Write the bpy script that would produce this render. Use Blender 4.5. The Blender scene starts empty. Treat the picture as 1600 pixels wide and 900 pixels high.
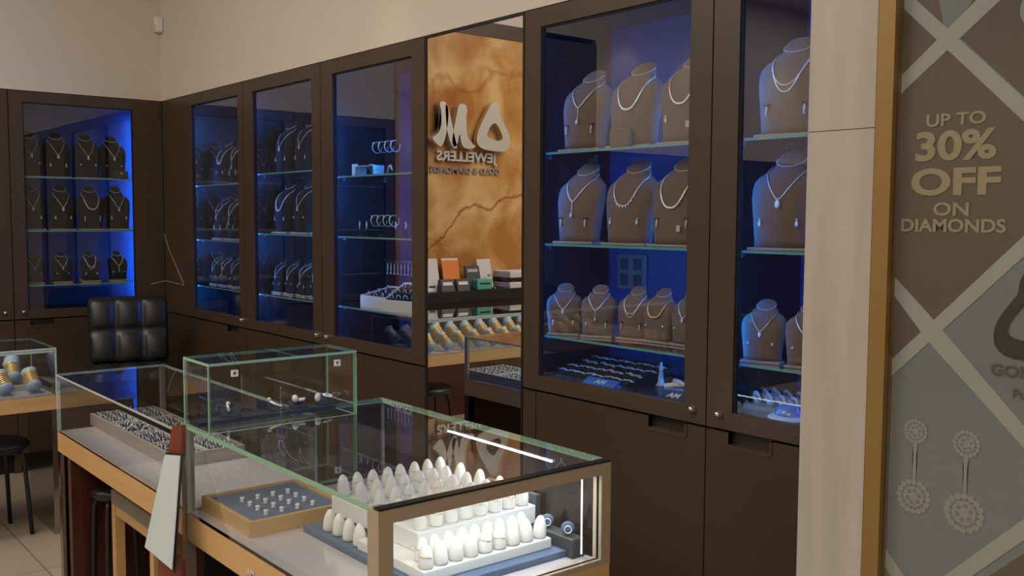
import bpy, bmesh, math, random
from mathutils import Vector, Matrix, Quaternion
PI = math.pi
R = math.radians
random.seed(7)
C = bpy.context.scene.collection
sc = bpy.context.scene

# ---------------------------------------------------------------- camera, world, lights, exposure
CAM = Vector((6.32, -2.2795, 1.55))
FL = 1521.29
yaw, pitch, roll = 2.4527, -0.0718, 0.0051
Fv = Vector((math.cos(yaw)*math.cos(pitch), math.sin(yaw)*math.cos(pitch), math.sin(pitch)))
Rv = Vector((math.sin(yaw), -math.cos(yaw), 0)); Uv = Rv.cross(Fv)
R2 = Rv*math.cos(roll)+Uv*math.sin(roll); U2 = -Rv*math.sin(roll)+Uv*math.cos(roll)
cd = bpy.data.cameras.new('camera'); cam = bpy.data.objects.new('camera', cd); C.objects.link(cam)
cd.sensor_width = 36; cd.lens = FL/1600*36; cd.clip_start = .02; cd.clip_end = 60
M = Matrix.Identity(4)
for i in range(3):
    M[i][0] = R2[i]; M[i][1] = U2[i]; M[i][2] = -Fv[i]; M[i][3] = CAM[i]
cam.matrix_world = M
sc.camera = cam

sc.view_settings.view_transform = 'Standard'; sc.view_settings.look = 'None'
sc.view_settings.gamma = 1; sc.view_settings.use_curve_mapping = False
sc.view_settings.exposure = -0.42
try:
    sc.cycles.use_denoising = True; sc.cycles.max_bounces = 10; sc.cycles.transparent_max_bounces = 40
    sc.cycles.glossy_bounces = 6; sc.cycles.diffuse_bounces = 4
    sc.cycles.sample_clamp_indirect = 6; sc.cycles.caustics_reflective = False; sc.cycles.caustics_refractive = False
    sc.cycles.use_light_tree = True
except Exception:
    pass

world = bpy.data.worlds.new('world'); sc.world = world; world.use_nodes = True
world.node_tree.nodes['Background'].inputs[0].default_value = (.9, .85, .8, 1)
world.node_tree.nodes['Background'].inputs[1].default_value = .05

def area(name, loc, sx, sy, power, col, rot=(0, 0, 0)):
    l = bpy.data.lights.new(name, 'AREA'); l.shape = 'RECTANGLE'; l.size = sx; l.size_y = sy; l.energy = power; l.color = col
    o = bpy.data.objects.new(name, l); C.objects.link(o); o.location = loc; o.rotation_euler = rot
    return o
area('ceiling_panel_light', (2.6, -3.0, 3.76), 3.0, 2.4, 128, (1, .90, .79))
area('ceiling_panel_light', (6.4, -4.2, 3.76), 2.6, 3.4, 145, (1, .92, .83))
area('ceiling_panel_light', (1.6, -6.4, 3.76), 2.2, 2.0, 72, (1, .90, .79))
def spot(name, loc, to, power, ang, col=(1, .9, .78)):
    l = bpy.data.lights.new(name, 'SPOT'); l.energy = power; l.spot_size = R(ang); l.spot_blend = .25; l.shadow_soft_size = .05; l.color = col
    o = bpy.data.objects.new(name, l); C.objects.link(o); o.location = loc
    o.rotation_euler = (Vector(to)-Vector(loc)).to_track_quat('-Z', 'Y').to_euler()
for yy in (-4.25, -5.15, -6.6, -8.0):
    spot('wall_washer', (.38, yy, 3.5), (.0, yy, 1.9), 22, 62)
area('counter_led_bar', (4.570, -.90, .914), .01, .56, 1.7, (.88, .95, 1))
area('counter_led_bar', (4.25, -.585, .914), .5, .01, 1.8, (.88, .95, 1))
spot('counter_fill_spot', (4.6, -1.5, 3.7), (4.0, -.9, .7), 60, 40)
spot('counter_fill_spot', (1.6, -1.6, 3.7), (1.1, -1.6, .7), 80, 50)  # unseen spot, brightens the bracelet counter
spot('counter_fill_spot', (2.7, -.30, 3.7), (2.8, -.6, .7), 55, 40)  # added fill, lifts the ring counter's dark side facing the cabinets
spot('counter_fill_spot', (2.9, -1.6, 3.7), (2.6, -1.0, .7), 80, 36)  # unseen spot, brightens the inside of the ring counter

# ---------------------------------------------------------------- materials
MATS = {}
def mat(name, col, rough=.5, metal=0, spec=.5, emis=None, es=0, coat=0, noise=None, bump=None, sheen=0):
    m = bpy.data.materials.new(name); m.use_nodes = True
    nt = m.node_tree; b = nt.nodes['Principled BSDF']
    b.inputs['Base Color'].default_value = (*col, 1); b.inputs['Roughness'].default_value = rough
    b.inputs['Metallic'].default_value = metal; b.inputs['Specular IOR Level'].default_value = spec
    if emis: b.inputs['Emission Color'].default_value = (*emis, 1); b.inputs['Emission Strength'].default_value = es
    if coat: b.inputs['Coat Weight'].default_value = coat; b.inputs['Coat Roughness'].default_value = .08
    if sheen: b.inputs['Sheen Weight'].default_value = sheen; b.inputs['Sheen Roughness'].default_value = .5
    tc = None
    if noise or bump:
        tc = nt.nodes.new('ShaderNodeTexCoord')
    if noise:      # (scale xyz, colour2, detail)
        mp = nt.nodes.new('ShaderNodeMapping'); mp.inputs['Scale'].default_value = noise[0]
        nz = nt.nodes.new('ShaderNodeTexNoise'); nz.inputs['Scale'].default_value = 1; nz.inputs['Detail'].default_value = 5
        rp = nt.nodes.new('ShaderNodeValToRGB')
        rp.color_ramp.elements[0].color = (*col, 1); rp.color_ramp.elements[1].color = (*noise[1], 1)
        rp.color_ramp.elements[0].position = .35; rp.color_ramp.elements[1].position = .65
        nt.links.new(tc.outputs['Object'], mp.inputs[0]); nt.links.new(mp.outputs[0], nz.inputs[0])
        nt.links.new(nz.outputs[0], rp.inputs[0]); nt.links.new(rp.outputs[0], b.inputs['Base Color'])
    if bump:       # (scale, strength)
        nz = nt.nodes.new('ShaderNodeTexNoise'); nz.inputs['Scale'].default_value = bump[0]
        bp = nt.nodes.new('ShaderNodeBump'); bp.inputs['Strength'].default_value = bump[1]; bp.inputs['Distance'].default_value = .002
        nt.links.new(tc.outputs['Object'], nz.inputs[0]); nt.links.new(nz.outputs[0], bp.inputs['Height']); nt.links.new(bp.outputs[0], b.inputs['Normal'])
    MATS[name] = m
    return m
def glassmat(name, tint=(1, 1, 1), ior=1.5, extra=0.0):
    m = bpy.data.materials.new(name); m.use_nodes = True; nt = m.node_tree; nt.nodes.clear()
    o = nt.nodes.new('ShaderNodeOutputMaterial'); mx = nt.nodes.new('ShaderNodeMixShader')
    t = nt.nodes.new('ShaderNodeBsdfTransparent'); g = nt.nodes.new('ShaderNodeBsdfGlossy'); f = nt.nodes.new('ShaderNodeFresnel')
    f.inputs[0].default_value = ior; t.inputs[0].default_value = (*tint, 1); g.inputs['Roughness'].default_value = 0.0
    geo = nt.nodes.new('ShaderNodeNewGeometry'); ml = nt.nodes.new('ShaderNodeMath'); ml.operation = 'MULTIPLY'
    sb = nt.nodes.new('ShaderNodeMath'); sb.operation = 'SUBTRACT'; sb.inputs[0].default_value = 1
    # front faces only reflect (the far face of a slab is entered from inside)
    nt.links.new(geo.outputs['Backfacing'], sb.inputs[1])
    nt.links.new(f.outputs[0], ml.inputs[0]); nt.links.new(sb.outputs[0], ml.inputs[1])
    m2 = nt.nodes.new('ShaderNodeMath'); m2.operation = 'MULTIPLY'; m2.inputs[1].default_value = 1.7+extra; m2.use_clamp = True
    nt.links.new(ml.outputs[0], m2.inputs[0])
    nt.links.new(m2.outputs[0], mx.inputs[0]); nt.links.new(t.outputs[0], mx.inputs[1]); nt.links.new(g.outputs[0], mx.inputs[2])
    nt.links.new(mx.outputs[0], o.inputs[0]); MATS[name] = m
    return m
wall_m = mat('cream_wall_paint', (.66, .60, .52), .8, bump=(60, .05))
ceil_m = mat('ceiling_paint', (.7, .67, .62), .9)
brown = mat('dark_brown_laminate', (.066, .043, .028), .36, spec=.45)
brown2 = mat('brown_lower_laminate', (.058, .036, .023), .38, spec=.4)
recess = mat('recess_shade_brown', (.026, .017, .012), .5)  # lower laminate darkened, the recess shade put into the colour
seam = mat('black_gap', (.004, .004, .004), .6)
dark_in = mat('black_cabinet_lining', (.006, .008, .014), .3)
back_in = mat('cabinet_back_lining', (.015, .075, .24), .5)
glass = glassmat('cabinet_glass', (.92, .945, .95), extra=.8)
glassc = glassmat('counter_glass', (.97, .99, .98), extra=-.1)
edge_m = mat('green_glass_edge', (.28, .50, .36), .15, spec=.8)
edge2_m = mat('pale_glass_edge', (.50, .60, .56), .15, spec=.8)
shelf_edge = mat('aqua_shelf_edge', (.14, .40, .44), .15, spec=.8)
mirror_m = mat('mirror_silver', (.88, .87, .84), .0, 1)
chrome = mat('polished_chrome', (.75, .74, .72), .08, 1)
steel = mat('polished_steel_panel', (.42, .38, .34), .12, 1)
champ = mat('champagne_metal', (.47, .37, .27), .36, .2)
gold = mat('yellow_gold', (.88, .62, .26), .3, .6)
silver = mat('white_gold', (.90, .88, .84), .32, .55)
gem = mat('diamond_pave', (.92, .92, .93), .2, .3, spec=1, bump=(700, .8))
bluegem = mat('blue_gem', (.12, .30, .75), .08, .2, spec=1)
velv_b = mat('black_velvet', (.007, .007, .008), .95)
velv_g = mat('taupe_grey_suede', (.205, .135, .105), .95, sheen=.05)
trim_m = mat('pale_cord', (.55, .48, .40), .5)
strip_g = mat('beige_plinth_strip', (.62, .46, .30), .4)
strip_w = mat('grey_plinth_strip', (.40, .33, .30), .45)
wood = mat('light_maple_veneer', (.60, .36, .15), .32, noise=((3, 3, 60), (.66, .41, .18)))
deck_m = mat('lilac_grey_deck', (.55, .50, .53), .14, spec=.6)
pad_navy = mat('navy_pad', (.018, .028, .055), .7)
pad_blue = mat('slate_blue_pad', (.10, .15, .25), .7)
tray_m = mat('taupe_tray', (.44, .39, .35), .45)
white_m = mat('white_lacquer', (.80, .79, .78), .4)
cone_m = mat('white_acrylic_ring_cone', (.86, .84, .80), .25)
leather = mat('black_leather', (.012, .013, .014), .32, spec=.5, bump=(220, .25))
blackp = mat('black_paint', (.012, .012, .012), .3)
darkwood = mat('dark_red_wood', (.055, .012, .008), .3, coat=.4)
redbrown = mat('red_brown_leather', (.20, .045, .022), .5)
tile = mat('cream_floor_tile', (.40, .335, .245), .28, noise=((1.5, 1.5, 1.5), (.33, .275, .20)))
stone = mat('travertine_cladding', (.51, .465, .41), .4, noise=((14, 14, 1.2), (.43, .39, .34)))
goldf = mat('gold_frame_metal', (.31, .185, .055), .45, .3)
blue_led = mat('blue_led', (.02, .05, .2), .5, emis=(.01, .23, 1), es=185)
blue_led_dim = mat('blue_led_soft', (.02, .05, .2), .5, emis=(.01, .23, 1), es=62)
white_led = mat('white_led', (1, 1, 1), .5, emis=(.86, .94, 1), es=6)
cush_m = mat('pale_blue_satin', (.42, .55, .68), .4)
p_brown = mat('poster_brown', (.15, .105, .068), .35)
p_grey = mat('poster_grey', (.245, .265, .26), .35)
p_cream = mat('poster_cream', (.50, .475, .41), .4)
p_gold = mat('poster_gold_ink', (.46, .345, .195), .4)
p_black = mat('poster_black_ink', (.018, .018, .016), .4)
p_ink = mat('poster_grey_ink', (.13, .125, .115), .4)
p_gem = mat('poster_pale_ink', (.40, .37, .37), .4)
p_gemd = mat('poster_mid_ink', (.26, .25, .25), .4)
orange = mat('orange_card', (.75, .20, .03), .5)
green_m = mat('green_plastic', (.09, .36, .25), .5)
grey_p = mat('dark_grey_plastic', (.045, .048, .05), .5)
blue_p = mat('blue_perspex', (.05, .16, .55), .15, spec=.8)
grey_pl = mat('grey_outlet_plastic', (.22, .21, .18), .5)
paper = mat('white_paper', (.62, .58, .54), .6)
pink = mat('pink_ink', (.5, .17, .2), .5)
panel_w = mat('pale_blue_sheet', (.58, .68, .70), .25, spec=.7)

def onyx_mat():
    m = bpy.data.materials.new('amber_onyx'); m.use_nodes = True; nt = m.node_tree; b = nt.nodes['Principled BSDF']
    b.inputs['Roughness'].default_value = .22
    tc = nt.nodes.new('ShaderNodeTexCoord')
    n1 = nt.nodes.new('ShaderNodeTexNoise'); n1.inputs['Scale'].default_value = 2.1; n1.inputs['Detail'].default_value = 4; n1.inputs['Distortion'].default_value = .5
    r1 = nt.nodes.new('ShaderNodeValToRGB')
    r1.color_ramp.elements[0].position = .40; r1.color_ramp.elements[0].color = (.40, .17, .04, 1)
    r1.color_ramp.elements[1].position = .62; r1.color_ramp.elements[1].color = (.66, .43, .185, 1)
    e = r1.color_ramp.elements.new(.5); e.color = (.52, .27, .08, 1)
    nt.links.new(tc.outputs['Object'], n1.inputs[0]); nt.links.new(n1.outputs[0], r1.inputs[0])
    sp = nt.nodes.new('ShaderNodeSeparateXYZ'); nt.links.new(tc.outputs['Object'], sp.inputs[0])
    n2 = nt.nodes.new('ShaderNodeTexNoise'); n2.inputs['Scale'].default_value = 3.2; n2.inputs['Detail'].default_value = 7
    nt.links.new(tc.outputs['Object'], n2.inputs[0])
    def mth(op, a, b):
        n = nt.nodes.new('ShaderNodeMath'); n.operation = op
        for i, v in enumerate((a, b)):
            if v is None: continue
            if isinstance(v, (int, float)): n.inputs[i].default_value = v
            else: nt.links.new(v, n.inputs[i])
        return n.outputs[0]
    col = r1.outputs[0]
    for sl, z0, wdt, amp, k in ((.52, 1.50, .022, .40, .9), (.25, 2.62, .05, .9, .45), (-.7, 1.10, .03, .7, .35)):
        if k == .9:
            l1 = mth('SUBTRACT', 1.641, mth('MULTIPLY', sp.outputs[1], .82)); l2 = mth('SUBTRACT', 1.64, mth('MULTIPLY', sp.outputs[1], .2))
            d = mth('SUBTRACT', sp.outputs[2], mth('MINIMUM', l1, l2))
        else: d = mth('SUBTRACT', mth('ADD', sp.outputs[2], mth('MULTIPLY', sp.outputs[1], sl)), z0)
        d = mth('ADD', d, mth('MULTIPLY', mth('SUBTRACT', n2.outputs[0], .5), amp)); d = mth('ABSOLUTE', d, None)
        f = mth('SUBTRACT', 1.0, mth('DIVIDE', d, wdt)); f = mth('MAXIMUM', f, 0.0); f = mth('MULTIPLY', f, k)
        mx = nt.nodes.new('ShaderNodeMixRGB'); mx.inputs[2].default_value = (.30, .045, .012, 1)
        nt.links.new(f, mx.inputs[0]); nt.links.new(col, mx.inputs[1]); col = mx.outputs[0]
    nt.links.new(col, b.inputs['Base Color'])
    return m
onyx_m = onyx_mat()
def floor_mat():
    m = tile; nt = m.node_tree; b = nt.nodes['Principled BSDF']
    src = b.inputs['Base Color'].links[0].from_socket
    tc = [n for n in nt.nodes if n.type == 'TEX_COORD'][0]
    br = nt.nodes.new('ShaderNodeTexBrick'); br.offset = 0; br.inputs['Scale'].default_value = 1
    br.inputs['Brick Width'].default_value = .6; br.inputs['Row Height'].default_value = .6; br.inputs['Mortar Size'].default_value = .004
    br.inputs['Color1'].default_value = (1, 1, 1, 1); br.inputs['Color2'].default_value = (.93, .93, .93, 1); br.inputs['Mortar'].default_value = (.55, .52, .48, 1)
    mx = nt.nodes.new('ShaderNodeMixRGB'); mx.blend_type = 'MULTIPLY'; mx.inputs[0].default_value = 1
    nt.links.new(tc.outputs['Object'], br.inputs[0]); nt.links.new(src, mx.inputs[1]); nt.links.new(br.outputs[0], mx.inputs[2])
    nt.links.new(mx.outputs[0], b.inputs['Base Color'])
floor_mat()

# ---------------------------------------------------------------- mesh builder
class MB:
    def __init__(s, o=(0, 0, 0)):
        s.v = []; s.f = []; s.mi = []; s.mats = []; s.o = Vector(o); s.sm = []
    def slot(s, m):
        if m not in s.mats: s.mats.append(m)
        return s.mats.index(m)
    def add(s, vs, fs, m, smooth=False):
        n = len(s.v); k = s.slot(m)
        s.v += [tuple(Vector(p)-s.o) for p in vs]
        for f in fs: s.f.append([i+n for i in f]); s.mi.append(k); s.sm.append(smooth)
        return s
    def box(s, x0, x1, y0, y1, z0, z1, m):
        vs = [(x, y, z) for x in (x0, x1) for y in (y0, y1) for z in (z0, z1)]
        return s.add(vs, [(0, 1, 3, 2), (4, 6, 7, 5), (0, 4, 5, 1), (2, 3, 7, 6), (0, 2, 6, 4), (1, 5, 7, 3)], m)
    def bbox(s, x0, x1, y0, y1, z0, z1, m, b=.004):   # box with chamfered upright and top edges
        bm = bmesh.new(); bmesh.ops.create_cube(bm, size=1)
        for v in bm.verts: v.co = Vector((x0+(v.co.x+.5)*(x1-x0), y0+(v.co.y+.5)*(y1-y0), z0+(v.co.z+.5)*(z1-z0)))
        bmesh.ops.bevel(bm, geom=bm.edges[:], offset=b, segments=2, profile=.6, affect='EDGES')
        return s.bm(bm, m)
    def bm(s, bm, m, smooth=False):
        bm.verts.index_update()
        s.add([v.co.copy() for v in bm.verts], [[v.index for v in f.verts] for f in bm.faces], m, smooth); bm.free(); return s
    def quad(s, a, b, c, d, m): return s.add([a, b, c, d], [(0, 1, 2, 3)], m)
    def prism(s, pts, axis, a, b, m):      # 2-D outline (two remaining axes in order) extruded along axis from a to b
        def mk(p, h):
            q = list(p); q.insert(axis, h); return q
        n = len(pts)
        vs = [mk(p, a) for p in pts]+[mk(p, b) for p in pts]
        fs = [list(range(n))[::-1], list(range(n, 2*n))]+[(i, (i+1) % n, n+(i+1) % n, n+i) for i in range(n)]
        bm = bmesh.new()
        V = [bm.verts.new(p) for p in vs]
        for f in fs:
            try: bm.faces.new([V[i] for i in f])
            except ValueError: pass
        bmesh.ops.triangulate(bm, faces=[f for f in bm.faces if len(f.verts) > 4]); bmesh.ops.recalc_face_normals(bm, faces=bm.faces)
        return s.bm(bm, m)
    def tube(s, pts, r, m, n=8, closed=False, caps=True):
        pts = [Vector(p) for p in pts]; N = len(pts); vs = []; fs = []
        prev = None
        for i, p in enumerate(pts):
            if closed: t = pts[(i+1) % N]-pts[i-1]
            else: t = pts[min(i+1, N-1)]-pts[max(i-1, 0)]
            t.normalize()
            if prev is None:
                a = Vector((0, 0, 1)) if abs(t.z) < .9 else Vector((1, 0, 0))
                u = t.cross(a).normalized()
            else:
                u = (prev-t*prev.dot(t)).normalized()
            prev = u; w = t.cross(u)
            rr = r[i] if isinstance(r, (list, tuple)) else r
            for k in range(n):
                a = 2*PI*k/n; vs.append(p+(u*math.cos(a)+w*math.sin(a))*rr)
        for i in range(N if closed else N-1):
            for k in range(n):
                j = (i+1) % N
                fs.append((i*n+k, i*n+(k+1) % n, j*n+(k+1) % n, j*n+k))
        if caps and not closed: fs += [list(range(n))[::-1], [(N-1)*n+k for k in range(n)]]
        return s.add(vs, fs, m, True)
    def lathe(s, prof, c, m, n=20, ax=None, caps=True):      # prof [(r, h)]
        vs = []; fs = []; c = Vector(c); q = Vector((0, 0, 1)).rotation_difference(Vector(ax)) if ax else Quaternion()
        for r, h in prof:
            for k in range(n):
                a = 2*PI*k/n; vs.append(c+q @ Vector((r*math.cos(a), r*math.sin(a), h)))
        for i in range(len(prof)-1):
            for k in range(n): fs.append((i*n+k, i*n+(k+1) % n, (i+1)*n+(k+1) % n, (i+1)*n+k))
        if caps: fs += [list(range(n))[::-1], [(len(prof)-1)*n+k for k in range(n)]]
        return s.add(vs, fs, m, True)
    def ball(s, c, r, m, sc_=(1, 1, 1), n=10):
        prof = [(max(1e-4, math.sin(PI*i/n))*r, -math.cos(PI*i/n)*r) for i in range(n+1)]
        k = len(s.v); s.lathe(prof, (0, 0, 0), m, n+2)
        for i in range(k, len(s.v)):
            p = Vector(s.v[i])+s.o; s.v[i] = tuple(Vector((p.x*sc_[0], p.y*sc_[1], p.z*sc_[2]))+Vector(c)-s.o)
        return s
    def torus(s, c, Rr, r, m, ax=(0, 0, 1), n=20, k=6, sq=1):
        q = Vector((0, 0, 1)).rotation_difference(Vector(ax)); c = Vector(c)
        return s.tube([c+q @ Vector((Rr*math.cos(2*PI*i/n), Rr*sq*math.sin(2*PI*i/n), 0)) for i in range(n)], r, m, k, closed=True)
    def build(s, name, parent=None, fixn=False):
        me = bpy.data.meshes.new(name); me.from_pydata(s.v, [], s.f)
        for m in s.mats: me.materials.append(m)
        me.polygons.foreach_set('material_index', s.mi); me.polygons.foreach_set('use_smooth', s.sm); me.update()
        o = bpy.data.objects.new(name, me); C.objects.link(o)
        if parent is not None: o.parent = parent
        else: o.location = s.o
        return o

def tag(o, label=None, cat=None, group=None, kind=None):
    if label: o['label'] = label
    if cat: o['category'] = cat
    if group: o['group'] = group
    if kind: o['kind'] = kind
    return o
def thing(name, label, cat, loc=(0, 0, 0), rz=0, group=None):
    o = bpy.data.objects.new(name, None); C.objects.link(o); o.location = loc; o.rotation_euler = (0, 0, rz); o.empty_display_size = .05
    return tag(o, label, cat, group)
def dup(root, loc, rot, label, group=None):
    r = root.copy(); C.objects.link(r); r.location = loc
    r.rotation_euler = rot if isinstance(rot, tuple) else (0, 0, rot)
    r['label'] = label
    if group: r['group'] = group
    for ch in list(root.children):
        c = ch.copy(); C.objects.link(c); c.parent = r
        for g in list(ch.children):
            d = g.copy(); C.objects.link(d); d.parent = c
    return r
_first = {}
def place(key, maker, loc, rot, label, cat, group=None):
    """first use builds the thing, later uses copy it"""
    if key not in _first:
        o = maker(); o.location = loc; o.rotation_euler = rot if isinstance(rot, tuple) else (0, 0, rot)
        tag(o, label, cat, group); _first[key] = o
        return o
    return dup(_first[key], loc, rot, label, group)
def text_mesh(name, body, size, M4, m, parent, extrude=.001, bold=0, sx=1, shear=0, align='CENTER', space=1):
    cu = bpy.data.curves.new(name, 'FONT'); cu.body = body; cu.size = size; cu.extrude = extrude; cu.offset = bold
    cu.align_x = align; cu.shear = shear; cu.space_character = space; cu.resolution_u = 4
    t = bpy.data.objects.new(name+'_src', cu); C.objects.link(t)
    dg = bpy.context.evaluated_depsgraph_get(); dg.update()
    me = bpy.data.meshes.new_from_object(t.evaluated_get(dg)); C.objects.unlink(t); bpy.data.objects.remove(t)
    me.transform(M4 @ Matrix.Diagonal((sx, 1, 1, 1))); me.materials.clear(); me.materials.append(m); me.name = name
    o = bpy.data.objects.new(name, me); C.objects.link(o); o.parent = parent
    return o
def frame_mat(org, right, up):     # text facing: right and up vectors
    r = Vector(right).normalized(); u = Vector(up).normalized(); n = r.cross(u)
    m = Matrix.Identity(4)
    for i in range(3): m[i][0] = r[i]; m[i][1] = u[i]; m[i][2] = n[i]; m[i][3] = org[i]
    return m

# ---------------------------------------------------------------- setting
H = 2.285; CZ = 3.8
def struct(name, mb):
    o = mb.build(name); o['kind'] = 'structure'; return o
struct('floor', MB().box(-.6, 8.6, -9.1, .6, -.1, 0, tile))
struct('ceiling', MB().box(-.6, 8.6, -9.1, .6, CZ, CZ+.1, ceil_m))
struct('wall_back', MB().box(0, 8.5, 0, .12, H+.002, CZ, wall_m).box(-.5, 8.5, .46, .56, 0, CZ, wall_m))
struct('wall_left', MB().box(-.12, 0, -1.74, .0, H+.002, CZ, wall_m).box(-.12, 0, -9, -1.74, 3.13, CZ, wall_m).box(-.12, 0, -9, -3.85, 2.16, 3.13, wall_m)
       .box(-.56, -.46, -9, .46, 0, CZ, wall_m))
struct('wall_right', MB().box(8.5, 8.6, -9, .46, 0, CZ, wall_m))
struct('wall_front', MB().box(-.56, 8.5, -9.1, -9, 0, CZ, wall_m))

# ---------------------------------------------------------------- tall display cabinets
LOCAL = {}
def cabinet(label, loc, rz, W, wa, wb, shelves, knob='r', handle=None, low0=0, led='back', edges=shelf_edge):
    t = thing('display_cabinet', label, 'display cabinet', loc, rz, 'dark brown wall cabinets')
    D = .42; zb0, zt0 = .985, 2.2194
    b = MB()
    b.box(0, .018, .024, D, .0, H, brown).box(W-.018, W, .024, D, .0, H, brown).box(.018, W-.018, .024, D, H-.02, H, brown)
    b.box(.018, W-.018, .05, .07, 0, .12, seam)
    b.build('carcass', t)
    MB().box(.018, W-.018, .024, .40, .96, .98, dark_in).build('display_deck', t)
    MB().box(.018, W-.018, .40, .408, .98, H-.02, back_in).build('back_panel', t)
    for q_ in (wa-.062, min(wb+.145, W-.031) if led == 'deep' else wb+.030): MB().box(q_, q_+.012, .024, .40, .98, H-.02, dark_in).build('side_lining', t)
    d = MB(); g = .0025; z0 = .933
    d.box(g, wa, 0, .022, z0, H-.002, brown).box(wb, W-g, 0, .022, z0, H-.002, brown)
    d.box(wa, wb, 0, .022, z0, zb0, brown).box(wa, wb, 0, .022, zt0, H-.002, brown)
    # black reveal round the glass
    r_ = .006
    d.box(wa, wa+r_, .006, .022, zb0, zt0, seam).box(wb-r_, wb, .006, .022, zb0, zt0, seam).box(wa+r_, wb-r_, .006, .022, zt0-r_, zt0, seam)
    do = d.build('door_frame', t)
    MB().box(wa+.004, wb-.004, .012, .016, zb0, zt0-.004, glass).build('glass_pane', do)
    kx = W-.05 if knob == 'r' else .05
    MB().lathe([(.0125, 0), (.0125, .004), (.009, .007), (.0095, .014), (.007, .017), (.001, .0175)], (kx, 0, .975), chrome, 20, (0, -1, 0)).build('lock_knob', do)
    # lower panel
    p = MB(); z1 = .925
    if handle:
        ha, hb = handle; hz = .884
        p.box(low0+g, ha, .001, .02, .122, z1, brown2).box(hb, W-g, .001, .02, .122, z1, brown2).box(ha, hb, .001, .02, .122, hz, brown2)
        po = p.build('lower_door', t)
        MB().box(ha, hb, .026, .032, hz, z1, recess).box(ha, hb, -.002, .026, hz-.004, hz+.007, brown).box(ha-.004, ha, .0, .03, hz, z1, brown).box(hb, hb+.008, -.002, .03, hz, z1, brown).build('handle_recess', po)
    else:
        p.box(low0+g, W-g, .001, .02, .122, z1, brown2).build('lower_door', t)
    if low0: MB().box(g, low0-g, .001, .02, .122, z1, brown2).build('side_stile', t)
    for z in shelves:
        s = MB(); x0, x1, y0, y1 = wa-.048, wb+.028, .035, .345
        s.quad((x0, y0, z), (x1, y0, z), (x1, y1, z), (x0, y1, z), glass)
        s.quad((x0, y0, z-.008), (x0, y1, z-.008), (x1, y1, z-.008), (x1, y0, z-.008), glass)
        s.quad((x0, y0, z-.008), (x1, y0, z-.008), (x1, y0, z), (x0, y0, z), edges)
        s.quad((x0, y1, z-.008), (x0, y1, z), (x1, y1, z), (x1, y1, z-.008), edges)
        so = s.build('glass_shelf', t)
        for yy in (.07, .30):
            MB().box(wa-.050, wa-.030, yy, yy+.014, z-.022, z-.009, chrome).build('shelf_clip', so)
    if led == 'deep': MB().box(min(wb+.130, W-.045), min(wb+.138, W-.037), .33, .34, 1.0, 2.2, blue_led_dim).build('led_strip', t)
    else:
        MB().box(wb+.018, wb+.027, .31, .32, 1.0, 2.2, blue_led).build('led_strip', t)
        MB().box(wa-.046, wa-.038, .024, .032, 1.0, 2.2, blue_led_dim).build('led_strip', t)
    return t
S = (1.783, 1.460, 1.130)
S1 = (1.738, 1.410, 1.128)
cabinet('brown glass display cabinet on the left wall, nearest the corner', (0, -.902, 0), PI/2, .902, .0773, .7163, S, 'l', (.085, .217), led='deep')
cabinet('brown cabinet at the left picture edge, only its side stile showing', (0, -1.74, 0), PI/2, .838, .08, .755, S, 'r', (.60, .74), led='deep')
cabinet('brown display cabinet with wide corner stile, first on the long wall', (0, 0, 0), 0, 1.231, .4826, 1.157, S1, 'r', (.98, 1.13), led='back')
cabinet('brown display cabinet on the long wall, second from the corner, rows of black busts', (1.231, 0, 0), 0, .874, .119, .782, S, 'r', led='back')
cabinet('brown display cabinet left of the tall mirror, white ring boxes on a shelf', (2.105, 0, 0), 0, .88, .114, .782, (1.743, S[1], 1.128), 'l', led='back')
cabinet('brown display cabinet right of the tall mirror, three shelves of grey-brown busts', (3.615, 0, 0), 0, .853, .089, .768, S, 'r', (.622, .772), low0=.075, led='back')
cabinet('brown display cabinet partly hidden by the stone pillar', (4.468, 0, 0), 0, .862, .0946, .772, S, 'l', (.084, .229), led='back')

# mirror
t = thing('wall_mirror', 'tall mirror between two cabinets reflecting the amber onyx wall', 'mirror', (3.30, 0, .0))
MB((3.30, 0, 0)).box(2.995, 3.605, .004, .010, .13, H-.01, mirror_m).build('mirror_glass', t)
MB((3.30, 0, 0)).box(2.986, 2.995, 0, .03, .1, H, seam).box(3.605, 3.614, 0, .03, .1, H, seam).box(2.995, 3.605, 0, .03, H-.01, H, seam).box(2.995, 3.605, 0, .03, .1, .13, seam).box(2.995, 3.605, .012, .03, .13, H-.01, seam).build('mirror_frame', t)

# motion sensor on the wall
t = thing('motion_sensor', 'small white motion sensor high on the wall corner', 'sensor', (.03, -.0, 2.76))
MB().bbox(-.028, .03, -.045, -.002, -.045, .05, white_m, .008).build('sensor_case', t)
MB().bbox(-.02, .022, -.052, -.044, -.035, .0, paper, .003).build('sensor_lens', t)

# ---------------------------------------------------------------- onyx wall with sign
o = MB((0, -2.5, 0)).box(-.04, 0, -3.24, -1.745, .985, 3.01, onyx_m).build('onyx_panel'); tag(o, 'amber onyx stone wall panel with red veins seen in the mirror', 'wall panel')
o = MB((0, -2.5, 0)).box(-.05, .004, -3.24, -1.745, 3.012, 3.13, brown).build('dark_fascia'); tag(o, 'dark brown band above the onyx panel', 'fascia')
o = MB((0, -3.54, 0)).box(-.05, .02, -3.845, -3.245, 0, 3.08, brown).build('dark_pilaster'); tag(o, 'dark brown tall panel beside the onyx wall, reflected in cabinet glass', 'panel')
t = thing('wall_shelf', 'black shelf under the onyx wall holding leaflets and machines', 'shelf', (0, -2.5, .9))
MB((0, -2.5, .9)).box(.0, .26, -3.24, -1.745, .90, .98, blackp).build('shelf_board', t)
MB((0, -2.5, .9)).box(.0, .20, -3.24, -1.745, 0, .898, darkwood).build('shelf_front', t)
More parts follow.
